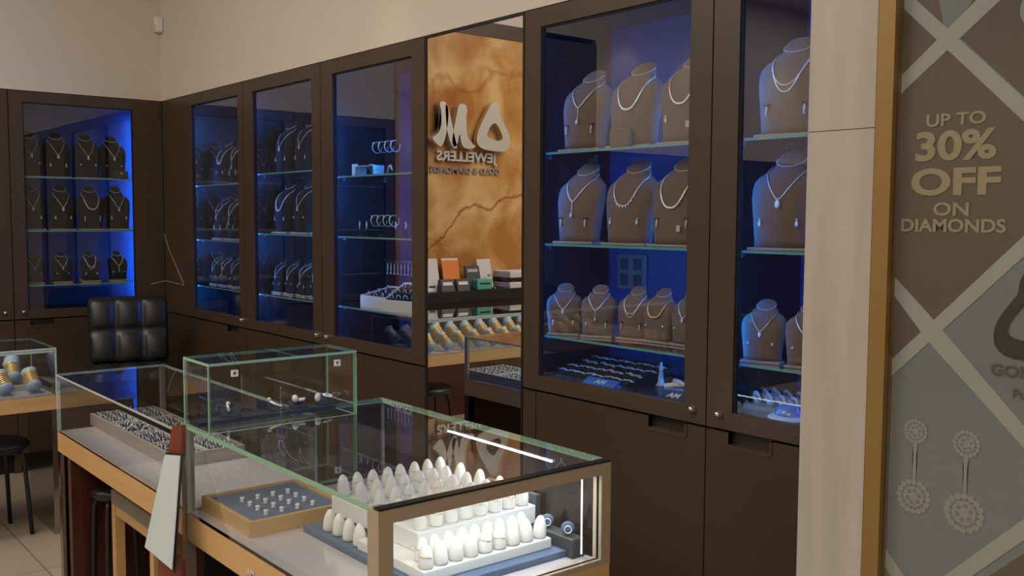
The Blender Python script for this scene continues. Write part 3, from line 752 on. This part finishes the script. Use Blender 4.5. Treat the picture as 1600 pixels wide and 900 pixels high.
def necklace_maker(bs, kind, mt):
    def f():
        t = thing('necklace', '', 'necklace'); h = bs.h; k = bs.hw; Q = []
        def P_(x, z, off=.003): x_, y_, z_ = bs.surf(x, z, off); return (x_, y_, z_+.008)
        xt, zt_ = .50*k, .82*h
        def curve(xt, zt_, zb_, p, N=22):
            out = []
            for i in range(N+1):
                u = -1+2*i/N; x = xt*math.copysign(abs(u)**.8, u)
                out.append(P_(x, zb_+(zt_-zb_)*abs(u)**p))
            w, yc, b, c = bs.sec(.86)
            for s_ in (1, -1):
                e = (s_*w*1.02, yc, .885*h+.008)
                out = out+[e] if s_ == 1 else [e]+out
            return out
        m = MB(); rr = .0016*(1 if h > .2 else .8)
        if kind == 'V': c = curve(xt*1.15, zt_, .50*h, .95); m.tube(c, rr, mt, 6); zb_ = .50*h
        elif kind == 'U': c = curve(xt*1.2, zt_, .43*h, 2.0, 40); m.tube(c, [rr*(1.2+1.6*(1-abs(-1+2*i/(len(c)-1)))+(.5 if i % 2 else 0)) for i in range(len(c))], mt, 7); zb_ = .43*h
        elif kind == 'collar': c = curve(xt*1.25, zt_, .47*h, 2.4, 30); m.tube(c, [rr*(1.3+1.9*(1-abs(-1+2*i/(len(c)-1)))) for i in range(len(c))], mt, 7); zb_ = .47*h
        elif kind == 'double': m.tube(curve(xt*1.2, zt_, .50*h, 1.8), rr*1.1, mt, 6); m.tube(curve(xt*1.1, zt_, .43*h, 1.7), rr*1.1, mt, 6); zb_ = .43*h
        elif kind == 'Y': c = curve(xt*1.15, zt_, .52*h, 1.05); m.tube(c, rr*1.5, mt, 6); m.tube([P_(0, .52*h-i*.006*h/.2) for i in range(6)], rr*1.2, mt, 6); zb_ = .52*h-.030*h/.2
        elif kind == 'drops': 
            c = curve(xt*1.2, zt_, .46*h, 2.0, 26); m.tube(c, rr*1.3, mt, 6); zb_ = .46*h
            for i in range(6, len(c)-6, 2):
                x_, y_, z_ = c[i]; m.ball((x_, y_-.001, z_-.005), .0035, gem, (1, .7, 1.2), 6)
        m.build('chain', t)
        x_, y_, z_ = P_(0, zb_); s = h/.27
        if kind == 'V': MB().ball((0, y_-.002, z_-.010*s), .011*s, gem, (.75, .4, 1.15), 8).torus((0, y_-.001, z_+.004*s), .0035*s, .001, mt, (0, 1, 0), 10, 4).build('pendant', t)
        if kind == 'Y': MB().lathe([(.001, -.018*s), (.007*s, -.012*s), (.0055*s, -.004*s), (.002, .003*s)], (0, y_-.003, z_), gem, 10).build('pendant', t)
        return t
    return f
def ear_maker(kind, s=1):
    def f():
        m = MB()
        if kind == 'drop': m.ball((0, 0, 0), .0035*s, gem, (1, .6, 1), 6).ball((0, -.001, -.012*s), .0065*s, gem, (.8, .4, 1.3), 6).tube([(0, 0, 0), (0, 0, -.008*s)], .0012, silver, 5)
        elif kind == 'bar': m.tube([(0, 0, 0), (.001, -.001, -.010*s), (-.001, -.001, -.020*s), (.001, 0, -.030*s)], [.002*s, .0036*s, .0026*s, .0036*s], gem, 6).box(-.009*s, .009*s, -.002, .004, -.001, .004, grey_p)
        else: m.ball((0, 0, 0), .0055*s, gem, (1, .5, 1), 6)
        return m.build('earring')
    return f
def local(loc, rz, p):
    c, s = math.cos(rz), math.sin(rz); return (loc[0]+c*p[0]-s*p[1], loc[1]+s*p[0]+c*p[1], loc[2]+p[2])
big_g = BS(.102, .268, 1.0); small_g = BS(.066, .168, .62); mid_b = BS(.083, .262, .85); small_b = BS(.062, .175, .6); cab2_b = BS(.10, .265, .9)
SH = {'big_g': (big_g, velv_g, strip_w), 'small_g': (small_g, velv_g, strip_w), 'mid_b': (mid_b, velv_b, strip_g), 'small_b': (small_b, velv_b, strip_g), 'cab_b': (cab2_b, velv_b, strip_g)}
KN = {'V': 'V necklace', 'U': 'link necklace', 'collar': 'collar necklace', 'double': 'double-strand necklace', 'Y': 'lariat necklace', 'drops': 'fringe necklace'}
def bust(shape, loc, rz, where, kind, ear, metal='w', tagw=False, earx=.55):
    bs, vel, strip = SH[shape]; size = 'small' if bs.h < .2 else 'tall'; colr = 'grey-brown' if vel is velv_g else 'black'
    place('bust_'+shape, bust_maker(bs, vel, strip), loc, rz, '%s %s velvet bust, %s' % (size, colr, where), 'display bust', 'velvet display busts')
    mt = silver if metal == 'w' else gold
    place('neck_%s_%s_%s' % (shape, kind, metal), necklace_maker(bs, kind, mt), loc, rz, '%s %s, bust %s' % ('white gold' if metal == 'w' else 'yellow gold', KN[kind], where), 'necklace', 'necklaces on busts')
    if ear:
        for s_, nm in ((-1, 'left'), (1, 'right')):
            x, y, z = bs.surf(s_*bs.hw*earx, bs.h*.30, .003)
            place('ear_%s_%s' % (ear, size), ear_maker(ear, 1 if bs.h > .2 else .75), local(loc, rz, (x, y, z+.008)), rz, '%s earring on bust %s' % (nm, where), 'earring', 'earrings pinned to busts')
    if tagw:
        x, y, z = bs.surf(bs.hw*.3, bs.h*.22, .005); p = local(loc, rz, (x, y, z))
        o = MB().box(-.007, .007, -.0005, .0005, -.01, .01, paper).build('price_tag'); o.location = p; o.rotation_euler = (0, 0, rz); tag(o, 'white price tag on bust %s' % where, 'price tag')
od = ['first', 'second', 'third', 'fourth', 'fifth', 'sixth']
def row(shape, pts, z, rzs, cabn, shn, kinds, ears, metals=None, tags=()):
    for i, (x, y) in enumerate(pts):
        rz = rzs[i] if isinstance(rzs, (list, tuple)) else rzs
        bust(shape, (x, y, z), rz, '%s from left, %s shelf, %s' % (od[i], shn, cabn), kinds[i % len(kinds)], ears[i % len(ears)], (metals or 'w')[i % len(metals or 'w')], i in tags)
zz = .0005
n4 = 'cabinet right of mirror'; n5 = 'cabinet beside pillar'
row('big_g', [(3.825, .108), (4.06, .108), (4.285, .108)], S[0]+zz, [R(6)]*3, n4, 'top', ['Y', 'U', 'U'], ['bar', None, 'drop'], 'www', (2,))
row('big_g', [(3.80, .108), (4.045, .108), (4.255, .108)], S[1]+zz, [R(6)]*3, n4, 'middle', ['Y', 'drops', 'U'], ['bar', 'drop', 'bar'], 'www', (2,))
row('small_g', [(3.742, .088), (3.868, .135), (3.995, .185), (4.10, .195), (4.222, .20)], S[2]+zz, [R(36), R(26), R(12), R(3), R(2)], n4, 'bottom', ['V', 'Y', 'double', 'collar', 'V'], ['bar', 'bar', 'bar', 'stud', 'stud'], 'wwwgw')
row('big_g', [(4.665, .108)], S[0]+zz, R(10), n5, 'top', ['double'], ['bar'])
row('big_g', [(4.65, .108)], S[1]+zz, R(10), n5, 'middle', ['V'], ['drop'])
row('small_g', [(4.60, .09), (4.745, .10)], S[2]+zz, R(18), n5, 'bottom', ['V', 'Y'], ['stud', 'stud'], 'gw')
nA = 'left wall corner cabinet'
row('mid_b', [(-.19, -.745), (-.19, -.592), (-.19, -.415), (-.19, -.255)], S[0]+zz, PI/2, nA, 'top', ['V', 'V', 'V', 'V'], ['stud', 'drop', 'stud', 'stud'], 'gggw')
row('mid_b', [(-.19, -.745), (-.19, -.572), (-.19, -.398), (-.19, -.235)], S[1]+zz, PI/2, nA, 'middle', ['V', 'V', 'collar', 'V'], ['drop', 'drop', 'bar', 'drop'])
row('small_b', [(-.19, -.742), (-.19, -.58), (-.19, -.41), (-.19, -.24)], S[2]+zz, PI/2, nA, 'bottom', ['V', 'V', 'double', 'Y'], ['stud', 'stud', 'drop', 'stud'])
n1 = 'first long-wall cabinet'; n2 = 'second long-wall cabinet'
row('mid_b', [(.60, .16), (.79, .16), (.98, .16)], S1[0]+zz, 0, n1, 'top', ['collar', 'Y', 'V'], ['drop', 'bar'], 'www')
row('mid_b', [(.55, .16), (.74, .16), (.93, .16)], S1[1]+zz, 0, n1, 'middle', ['V', 'Y', 'V'], ['bar', 'drop'])
row('small_b', [(.50, .14), (.645, .14), (.79, .14), (.935, .14)], S1[2]+zz, 0, n1, 'bottom', ['V', 'Y', 'V', 'collar'], ['drop', 'stud'])
row('cab_b', [(1.42, .16), (1.65, .16), (1.88, .16)], S[0]+zz, 0, n2, 'top', ['V', 'V', 'Y'], ['drop', 'drop'])
row('cab_b', [(1.40, .16), (1.625, .16), (1.85, .16)], S[1]+zz, 0, n2, 'middle', ['U', 'V', 'V'], ['drop', 'stud'])
row('small_b', [(1.37, .14), (1.515, .14), (1.66, .14), (1.805, .14), (1.95, .14)], S[2]+zz, 0, n2, 'bottom', ['V', 'V', 'Y', 'V', 'V'], ['drop', 'stud'])
# small bracelet pads in front of busts
def pad():
    t = thing('bracelet_pad', '', 'bracelet pad')
    MB().bbox(-.04, .04, -.012, .012, 0, .062, velv_g, .008).build('pad', t)
    MB().torus((0, -.002, .035), .028, .0028, silver, (0, 1, .1), 22, 6, sq=.9).build('bracelet', t); return t
place('pad', pad, (4.055, .047, S[0]+zz), R(8), 'small taupe pad with round bracelet on the top shelf right of the mirror', 'bracelet pad')
t = thing('brooch_pad', 'small dark pad with gold brooch on the top shelf of the corner cabinet', 'brooch pad', (-.10, -.235, S[0]+zz), PI/2)
MB().bbox(-.045, .045, -.012, .012, 0, .052, grey_p, .008).build('pad', t); MB().ball((0, -.014, .036), .008, gold, (1, .5, 1)).build('brooch', t)

# ---------------------------------------------------------------- cabinet left of the mirror
def tbar(label, x, y, z, w, h, n, mt=silver, vel=velv_b):
    t = thing('bracelet_bar', label, 'bracelet stand', (x, y, z), 0)
    MB().lathe([(.03, 0), (.03, .006), (.006, .012), (.006, h-.01)], (0, 0, 0), vel, 14).build('post', t)
    MB().lathe([(.001, -w), (.012, -w+.002), (.012, w-.002), (.001, w)], (0, 0, h), vel, 14, (1, 0, 0)).build('bar', t)
    for i in range(n):
        b = thing('bracelet', 'white gold bracelet %d along the %s' % (i+1, label.split(' on ')[0]), 'bracelet', (x-w*.8+1.6*w*i/max(1, n-1), y, z+h), 0, 'bracelets on T-bars')
        MB().torus((0, 0, -.012), .026, .0028, mt, (1, 0, .05), 20, 6).build('loop', b); MB().ball((0, -.020, .008), .006, gem, (1.2, .7, 1)).build('clasp', b)
tbar('tall black bracelet bar on the top shelf left of the mirror', 2.37, .20, 1.7435, .10, .15, 4)
tbar('wide black bracelet bar on the middle shelf left of the mirror', 2.42, .16, S[1]+zz, .10, .085, 4, gold)
tbar('short black bracelet bar on the middle shelf near the right frame', 2.76, .16, S[1]+zz, .055, .085, 2)
t = thing('clear_stand', 'clear acrylic bridge stand on the top shelf left of the mirror', 'stand', (2.40, .09, 1.7435))
MB().box(-.08, .08, -.03, .03, .040, .044, edge2_m).box(-.08, -.076, -.03, .03, 0, .04, edge2_m).box(.076, .08, -.03, .03, 0, .04, edge2_m).build('bridge', t)
o = MB((2.27, .09, 1.7435)).box(2.245, 2.295, .088, .092, 1.7445, 1.80, paper).box(2.25, 2.29, .094, .12, 1.7435, 1.75, velv_b).build('price_card'); tag(o, 'square cream price card beside the clear stand', 'price card')
t = thing('necklace_loop_stand', 'low black half bust with a silver chain on the top shelf left of the mirror', 'stand', (2.30, .20, 1.7435))
MB().lathe([(.045, 0), (.045, .01), (.035, .03), (.02, .05)], (0, 0, 0), velv_b, 18).build('mound', t); MB().torus((0, -.02, .03), .035, .002, silver, (0, .8, .6), 24, 5).build('chain', t)
for i, (x, y, rz) in enumerate(((2.56, .10, 0), (2.72, .14, .3))):
    o = place('fold', lambda: MB().tube([(-.02, 0, .002), (-.008, 0, .03), (.008, 0, .034), (.02, 0, .012)], [.004, .006, .006, .003], silver, 6).build('silver_brooch'), (x, y, 1.7445+.004), rz, ['silver clip brooch beside the clear stand', 'silver clip brooch near the right frame of the cabinet left of the mirror'][i], 'brooch', 'silver clip brooches')
for i, (x, y) in enumerate(((2.27, .12), (2.33, .12), (2.58, .12), (2.66, .12))):
    t = place('hoopst', lambda: (lambda t: (MB().lathe([(.014, 0), (.012, .004), (.004, .01), (.003, .065), (.001, .067)], (0, 0, 0), velv_b, 10).build('post', t), MB().tube([(0, -.006, .07), (.004, -.008, .055), (.001, -.008, .035)], [.002, .0045, .002], gem, 6).build('earring', t), t)[2])(thing('earring_stand', '', 'earring stand')), (x, y, S[1]+zz), .2*i,
              '%s small earring stand from the left on the middle shelf left of the mirror' % od[i], 'earring stand', 'small earring stands')
# hanging earring rack
t = thing('earring_rack', 'black rack of hanging earrings on the third shelf left of the mirror', 'earring rack', (2.42, .26, S[2]+zz))
MB().box(-.15, -.14, -.005, .005, 0, .22, blackp).box(.14, .15, -.005, .005, 0, .22, blackp).box(-.15, .15, -.006, .006, .20, .215, blackp).box(-.17, .17, -.03, .03, 0, .008, blackp).build('frame', t)
for k in range(9):
    o = place('rackear', lambda: MB().tube([(0, 0, 0), (.001, 0, -.02), (-.001, 0, -.045)], [.0015, .003, .002], gem, 5).ball((0, 0, -.05), .005, gem).build('hanging_earring'), (2.42-.12+.03*k, .25, S[2]+.2), 0, 'hanging earring %d from the left on the black rack' % (k+1), 'earring', 'earrings on the black rack')
def ringbox(label, loc, rz, tilt, sx=.17, sy=.13, hh=.045):
    t = thing('ring_box', label, 'ring box', loc, rz)
    def T(p):
        return (p[0], p[1], p[2]+(p[1]+sy/2)*math.tan(tilt))
    m = MB(); a, b = sx/2, sy/2; w = .006
    def bx_(x0, x1, y0, y1, z0, z1, mt, mm):
        vs = [(x, y, z) for x in (x0, x1) for y in (y0, y1) for z in (z0, z1)]
        vs = [(v[0], v[1], 0) if v[2] == 0 else T(v) for v in vs]
        mm.add(vs, [(0, 1, 3, 2), (4, 6, 7, 5), (0, 4, 5, 1), (2, 3, 7, 6), (0, 2, 6, 4), (1, 5, 7, 3)], mt)
    bx_(-a, a, -b, -b+w, 0, hh, white_m, m); bx_(-a, a, b-w, b, 0, hh, white_m, m); bx_(-a, -a+w, -b+w, b-w, 0, hh, white_m, m); bx_(a-w, a, -b+w, b-w, 0, hh, white_m, m)
    m.build('box_rim', t)
    m = MB(); bx_(-a+w, a-w, -b+w, b-w, 0, hh-.006, velv_b, m); m.build('black_pad', t)
    for i in range(4):
        for j in range(3):
            p = T((-a+.03+i*(sx-.06)/3, -b+.03+j*(sy-.06)/2, hh-.008)); q = local(loc, rz, p)
            place('ring', ring_maker(), q, (R(-20), 0, rz+PI/2+random.uniform(-.3, .3)), 'ring in the %s' % label.split(',')[0], 'ring', 'rings in the ' + label.split(',')[0])
ringbox('flat white ring box, lowest behind the tilted ones', (2.44, .17, S[2]+zz-.002), 0, R(12), .24, .17, .055)
ringbox('tilted white ring box, in front on the third shelf left of the mirror', (2.665, .13, S[2]+zz-.002), R(12), R(28), .19, .14, .05)
riser('white block under the highest ring box left of the mirror', 2.72, 2.88, .22, .34, S[2]-.0015, 1.235)
ringbox('high white ring box, standing on the block by the right frame', (2.80, .28, 1.2355), 0, R(32), .17, .12, .05)

# ---------------------------------------------------------------- deck of the cabinet right of the mirror
DZ = .98
t = thing('chain_board', 'black board of laid-out silver chain bracelets on the cabinet floor right of the mirror', 'display board', (3.84, .20, DZ))
MB().add([(-.16, -.09, 0), (.20, -.09, 0), (.20, .13, 0), (-.16, .13, 0), (-.16, -.09, .008), (.20, -.09, .008), (.20, .13, .05), (-.16, .13, .05)], [(3, 2, 1, 0), (4, 5, 6, 7), (0, 1, 5, 4), (1, 2, 6, 5), (2, 3, 7, 6), (3, 0, 4, 7)], velv_b).build('board', t)
def chainb():
    m = MB()
    for i in range(9):
        x = -.045+.011*i; m.torus((x, .006*math.sin(i*1.3), 0), .0075, .0016, silver, (.3*(i % 2), .4, 1), 10, 4, sq=.8)
    return m.build('chain_bracelet')
for i in range(4):
    for j in range(4):
        y = -.07+j*.055
        place('chainb', chainb, (3.84-.115+i*.092, .20+y, DZ+.008+(y+.09)*.19+.004), (R(11), 0, .25*math.sin(i+2*j)), 'silver link bracelet on the black board, column %d row %d' % (i+1, j+1), 'bracelet', 'bracelets on the black board')
def plaque(label, loc, rz, w, mt, tm, dim):
    t = thing('logo_plaque', label, 'plaque', loc, rz)
    MB().add([(-w, -.02, 0), (w, -.02, 0), (w, .02, 0), (-w, .02, 0), (-w, -.02, .004), (w, -.02, .004), (w, .012, .022), (-w, .012, .022)], [(3, 2, 1, 0), (4, 5, 6, 7), (0, 1, 5, 4), (1, 2, 6, 5), (2, 3, 7, 6), (3, 0, 4, 7)], mt).build('plate', t)
    text_mesh('lettering', 'AM', dim, frame_mat((.0, -.0145, .0078), (1, 0, 0), (0, .87, .49)), tm, t, .0006, .001, 1.1)
aqua = mat('aqua_letter', (.35, .75, .72), .3); lett = mat('pale_letter', (.75, .73, .68), .4)
plaque('blue perspex plaque with aqua AM letters on the cabinet floor', (3.97, .055, DZ), 0, .075, blue_p, aqua, .030)
plaque('dark plaque with white AM letters at the cabinet floor front right', (4.295, .06, DZ), 0, .045, pad_navy, lett, .030)
o = MB((4.10, .21, DZ)).lathe([(.017, 0), (.017, .004), (.011, .012), (.008, .04), (.006, .05), (.0085, .058), (.0075, .066), (.005, .070), (.004, .08), (.001, .082)], (4.10, .21, DZ), cush_m, 18).build('ring_holder'); tag(o, 'pale bottle-shaped ring holder on the cabinet floor', 'ring holder')
t = thing('ribbon_bow', 'white and blue ribbon bow on the cabinet floor right of the mirror', 'bow', (4.22, .17, DZ+.001))
MB().tube([(-.05, -.02, .012), (-.02, .0, .02), (.02, .02, .022), (.07, .03, .014)], [.012, .009, .011, .008], white_m, 8).tube([(-.04, .02, .028), (0, .0, .032), (.06, -.02, .02)], [.010, .007, .006], white_m, 8).build('white_ribbon', t)
MB().tube([(-.03, -.035, .008), (.02, -.025, .01), (.08, -.02, .008)], [.006, .008, .005], blue_p, 8).build('blue_ribbon', t)
# outlet plate on the cabinet back
t = thing('power_outlet', 'grey double power outlet plate on the cabinet back right of the mirror', 'outlet', (3.585+.20, .398, 1.35))
MB().bbox(-.07, .07, -.012, 0, -.065, .065, grey_pl, .004).build('plate', t)
for a in (-.034, .034):
    for b in (-.03, .03): MB().bbox(a-.02, a+.02, -.016, -.012, b-.022, b+.022, grey_p, .002).build('socket', t)
# deck of the cabinet beside the pillar
t = thing('ring_roll_tray', 'clear tray of pale ring rolls on the floor of the cabinet beside the pillar', 'tray', (4.60, .20, DZ))
MB().box(-.09, .16, -.08, .08, 0, .012, grey_pl).build('tray_base', t)
for i in range(5):
    for j in range(3): MB().torus((-.06+.045*i, -.05+.045*j, .032), .016, .0055, paper, (.5, 1, .2), 14, 6).build('ring_roll', t)
t = thing('blue_dish', 'blue translucent domed dish on the cabinet floor beside the pillar', 'dish', (4.70, .09, DZ))
MB().lathe([(.06, 0), (.064, .004), (.06, .008), (.045, .012)], (0, 0, 0), cush_m, 22).build('dish_base', t)
MB().lathe([(.045, .008), (.044, .018), (.036, .032), (.02, .041), (.001, .044)], (0, 0, 0), blue_p, 22).build('dome', t)

# ---------------------------------------------------------------- chair in the corner
def tufted(w, h, t_, nx, ny, m):
    N, Mr = nx*10, ny*10; vs = []; fs = []; mb = MB()
    def hgt(u, v):
        a = abs(math.sin(PI*u*nx)); b = abs(math.sin(PI*v*ny)); return t_*(.45+.55*(a*b)**.35)
    for sgn_ in (1, -1):
        base = len(vs)
        for j in range(Mr+1):
            for i in range(N+1):
                u, v = i/N, j/Mr; x = (u-.5)*w; z = (v-.5)*h
                cx_, cz_ = max(0, abs(x)-(w/2-.04)), max(0, abs(z)-(h/2-.04))
                rr = math.hypot(cx_, cz_)
                if cx_ > 0 and cz_ > 0 and rr > 0:
                    k = max(cx_, cz_)/rr; x -= math.copysign(cx_*(1-k), x); z -= math.copysign(cz_*(1-k), z)
                e = 0 if i in (0, N) or j in (0, Mr) else 1
                vs.append((x, -sgn_*(hgt(u, v) if sgn_ > 0 else t_*.5)*e, z))
        for j in range(Mr):
            for i in range(N):
                a = base+j*(N+1)+i; q = (a, a+1, a+N+2, a+N+1); fs.append(q if sgn_ > 0 else q[::-1])
    mb.add(vs, fs, m, True); return mb
ch = thing('leather_chair', 'black tufted leather swivel chair in the corner between the cabinets', 'chair', (.66, -.44, 0), PI/2+R(-14))
b = tufted(.44, .385, .05, 3, 2, leather)
b.v = [(x, y+.18+(z)*.18, z+.885) for x, y, z in b.v]; b.build('backrest', ch)
s = tufted(.44, .42, .055, 3, 3, leather)
s.v = [(x, z-.02, -y+.645) for x, y, z in s.v]; s.build('seat', ch)
MB().lathe([(.19, 0), (.19, .008), (.05, .02), (.028, .03), (.028, .32), (.018, .33), (.018, .62)], (0, 0, 0), chrome, 28).build('pedestal', ch)

o = MB((0, 0, 1.3)).tube([(.004, -.0035, 1.437), (.10, -.006, 1.33), (.33, -.0045, 1.128), (.335, -.006, 1.12), (.30, -.006, 1.122), (.05, -.006, 1.132), (.0065, -.02, 1.128), (.006, -.095, 1.112)], .0016, trim_m, 6).build('loose_wire'); tag(o, 'thin pale wire bent across the corner stiles above the leather chair', 'wire')
# ---------------------------------------------------------------- stools
def stool(label, x, y, sz=.46, r=.165):
    t = thing('round_stool', label, 'stool', (x, y, 0), R(10))
    MB().lathe([(.001, sz-.045), (r-.01, sz-.045), (r, sz-.03), (r, sz-.012), (r-.015, sz), (.001, sz+.004)], (0, 0, 0), leather, 32).build('seat', t)
    for k in range(4):
        a = PI/4+k*PI/2; c, s_ = math.cos(a), math.sin(a)
        MB().tube([(c*r*.55, s_*r*.55, sz-.05), (c*r*.78, s_*r*.78, sz-.052), (c*r*.88, s_*r*.88, sz-.07), (c*r*.93, s_*r*.93, sz-.12), (c*r*1.08, s_*r*1.08, 0)], .011, blackp, 8).build('leg', t)
stool('round black stool with tube legs in front of the bracelet counter', 1.14, -1.27)
stool('round black stool pushed under the ring counter, left of the wooden frame stool', 2.345, -1.07, .47, .085)
t = thing('wooden_frame_stool', 'low table with grey top and tan frame under the ring counter', 'stool', (2.70, -.98, 0))
MB().bbox(-.23, .23, -.14, .14, .44, .495, grey_pl, .004).build('top', t)
for sx in (-1, 1):
    for sy in (-1, 1): MB().box(sx*.21-.02, sx*.21+.02, sy*.12-.018, sy*.12+.018, 0, .439, wood).build('leg', t)
for q_ in (-.135, .12): MB().box(-.189, .189, q_, q_+.015, .40, .439, wood).build('apron', t)

# leaning pale panel with red-brown holder
hp = thing('counter_panel', 'pale bluish panel in dark frame with red-brown holder against the counter post', 'sign', (3.50, -1.30, .55))
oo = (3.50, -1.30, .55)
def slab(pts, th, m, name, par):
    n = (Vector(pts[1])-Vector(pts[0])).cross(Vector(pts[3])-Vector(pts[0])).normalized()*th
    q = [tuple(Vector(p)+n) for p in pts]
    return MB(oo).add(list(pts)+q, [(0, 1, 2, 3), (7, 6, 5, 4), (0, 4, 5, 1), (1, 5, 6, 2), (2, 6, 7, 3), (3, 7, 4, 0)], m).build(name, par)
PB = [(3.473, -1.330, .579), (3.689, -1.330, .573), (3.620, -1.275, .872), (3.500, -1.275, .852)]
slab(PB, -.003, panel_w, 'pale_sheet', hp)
PF = [(3.465, -1.3285, .572), (3.697, -1.3285, .565), (3.627, -1.2735, .879), (3.494, -1.2735, .858)]
slab(PF, -.003, blackp, 'frame', hp).location = Vector((0, .004, 0))
slab([(3.455, -1.252, .836), (3.568, -1.252, .858), (3.572, -1.25, .948), (3.495, -1.25, .932)], -.012, redbrown, 'holder_top', hp)
slab([(3.47, -1.30, .0), (3.66, -1.30, .0), (3.66, -1.29, .58), (3.47, -1.29, .58)], -.012, redbrown, 'holder_base', hp)

# ---------------------------------------------------------------- pillar, poster frame and poster
struct('trim_1', MB().box(5.028, 5.192, -.35, -.002, 0, 1.7455, stone).box(5.028, 5.192, -.35, -.002, 1.7475, CZ, stone).box(5.03, 5.19, -.348, -.004, 1.7455, 1.7475, p_ink))
PY = -.35
struct('trim_2', MB().box(5.192, 5.200, -.335, -.02, 0, CZ, seam))
fo = (5.5, -.35, 0)
wf = thing('window_frame', 'gold metal frame around the shop window poster', 'window frame', fo)
MB(fo).box(5.200, 5.238, PY-.012, -.30, 0, 2.75, goldf).box(6.1, 6.14, PY-.012, -.30, 0, 2.75, goldf).box(5.238, 6.1, PY-.012, -.30, 2.71, 2.75, goldf).box(5.238, 6.1, PY-.012, -.30, 0, .05, goldf).build('frame_bars', wf)
MB(fo).box(5.239, 6.099, PY+.0, PY+.004, .052, 2.708, glass).build('window_pane', wf)
po = (5.5, PY+.02, 1.4); y = PY+.02
ps = thing('shop_poster', 'lattice poster reading UP TO 30% OFF ON DIAMONDS with earrings, in the gold frame', 'poster', po)
def flat(pts, m, name, k, par=None):
    return MB(po).prism([(a, b) for a, b in pts], 1, y-.0006*k, y-.0006*(k-1), m).build(name, par or ps)
MB(po).box(5.239, 6.099, y, y+.01, .052, 2.708, p_grey).build('backing', ps)
flat([(5.24, 1.82), (5.26, 1.86), (5.33, 1.92), (5.30, 2.05), (5.24, 2.05)], p_brown, 'brown_patch', 1)
flat([(5.345, 1.93), (5.71, 1.565), (5.90, 1.76), (5.50, 2.16)], p_brown, 'brown_patch', 1)
flat([(5.24, 1.81), (5.335, 1.91), (5.68, 1.565), (5.33, 1.32), (5.24, 1.25)], p_brown, 'brown_patch', 1) if False else None
flat([(5.239, 1.835), (5.335, 1.92), (5.64, 1.61), (5.325, 1.325), (5.239, 1.40)], p_brown, 'brown_patch', 1)
flat([(5.239, 1.43), (5.325, 1.335), (5.239, 1.24)], p_brown, 'brown_patch', 1)
flat([(5.41, .79), (5.72, 1.10), (5.90, .90), (5.60, .6)], p_brown, 'brown_patch', 1)
LT = [[(5.239, 2.030), (5.545, 1.728), (5.83, 1.45), (5.83, 1.402), (5.547, 1.682), (5.239, 1.990)], [(5.56, 2.13), (5.59, 2.10), (5.239, 1.815), (5.239, 1.853)],
      [(5.239, 1.428), (5.325, 1.347), (5.571, 1.097), (5.80, .87), (5.80, .83), (5.573, 1.057), (5.317, 1.298), (5.239, 1.388)],
      [(5.90, 1.885), (5.90, 1.845), (5.551, 1.532), (5.239, 1.215), (5.239, 1.253), (5.551, 1.574)], [(5.80, 1.25), (5.80, 1.21), (5.576, .984), (5.30, .70), (5.26, .70), (5.574, 1.026)], [(5.239, .835), (5.34, .73), (5.30, .73), (5.239, .795)]]
for k, P_ in enumerate(LT): flat(P_, p_cream, 'lattice_band', 2+.3*k)
def ptext(body, size, x, z, m, sx=1, bold=0, name='lettering', al='CENTER'):
    text_mesh(name, body, size, frame_mat((x-po[0], -.0028, z-po[2]), (1, 0, 0), (0, 0, 1)), m, ps, .0003, bold, sx, 0, al)
ptext('UP TO', .034, 5.358, 1.742, p_gold, 1.25, .0008)
ptext('30%', .080, 5.357, 1.674, p_gold, 1.25, .0025)
ptext('OFF', .074, 5.360, 1.603, p_gold, 1.42, .0025)
ptext('ON', .037, 5.356, 1.560, p_gold, 1.3, .0008)
ptext('DIAMONDS', .036, 5.357, 1.527, p_gold, 1.15, .001)
LO = [(5.505, 1.452), (5.528, 1.453), (5.558, 1.419), (5.584, 1.35), (5.590, 1.313), (5.574, 1.290), (5.53, 1.281), (5.481, 1.282), (5.454, 1.299), (5.449, 1.33), (5.46, 1.362), (5.485, 1.396), (5.498, 1.415), (5.494, 1.433)]
LI = [(5.508, 1.391), (5.522, 1.388), (5.556, 1.335), (5.55, 1.322), (5.52, 1.318), (5.492, 1.320), (5.476, 1.330), (5.480, 1.351)]
holed(smooth_loop(LO, 1), smooth_loop(LI, 1), 1, y-.003, y-.0024, p_black, p_black, po).build('logo', ps)
ptext('GOLD', .031, 5.446, 1.247, p_ink, 1.15, .0008, al='LEFT')
ptext('Pu', .026, 5.490, 1.206, p_ink, 1, .0003, al='LEFT')
for ex, ez, r1, ez2, r2 in ((5.297, 1.105, .026, .965, .037), (5.405, 1.098, .028, .955, .041)):
    e = MB(po)
    def disc(cx, cz, rr, k, m):
        e.prism([(cx+rr*math.cos(2*PI*i/28)*(1+.03*math.cos(14*2*PI*i/28)), cz+rr*math.sin(2*PI*i/28)) for i in range(28)], 1, y-.0006*k, y-.0006*(k-1), m)
    for cz, rr in ((ez, r1), (ez2, r2)):
        for i in range(16):
            a = 2*PI*i/16; disc(ex+rr*.86*math.cos(a), cz+rr*.86*math.sin(a), rr*.17, 3, p_gem)
        disc(ex, cz, rr*.70, 2.4, p_gemd); disc(ex, cz, rr*.60, 2.8, p_gem)
        for i in range(6):
            a = 2*PI*i/6+.3; disc(ex+rr*.36*math.cos(a), cz+rr*.36*math.sin(a), rr*.12, 3.4, p_gemd)
    e.prism([(ex-.006, ez-r1), (ex+.006, ez-r1), (ex+.003, ez-.05), (ex+.004, ez2+r2), (ex-.004, ez2+r2), (ex-.003, ez-.05)], 1, y-.0018, y-.0012, p_gem)
    e.build('earring_picture', ps)
flat([(5.495+.02*math.cos(2*PI*i/20), 1.95+.03*math.sin(2*PI*i/20)) for i in range(20)], p_gem, 'pale_disc', 4)
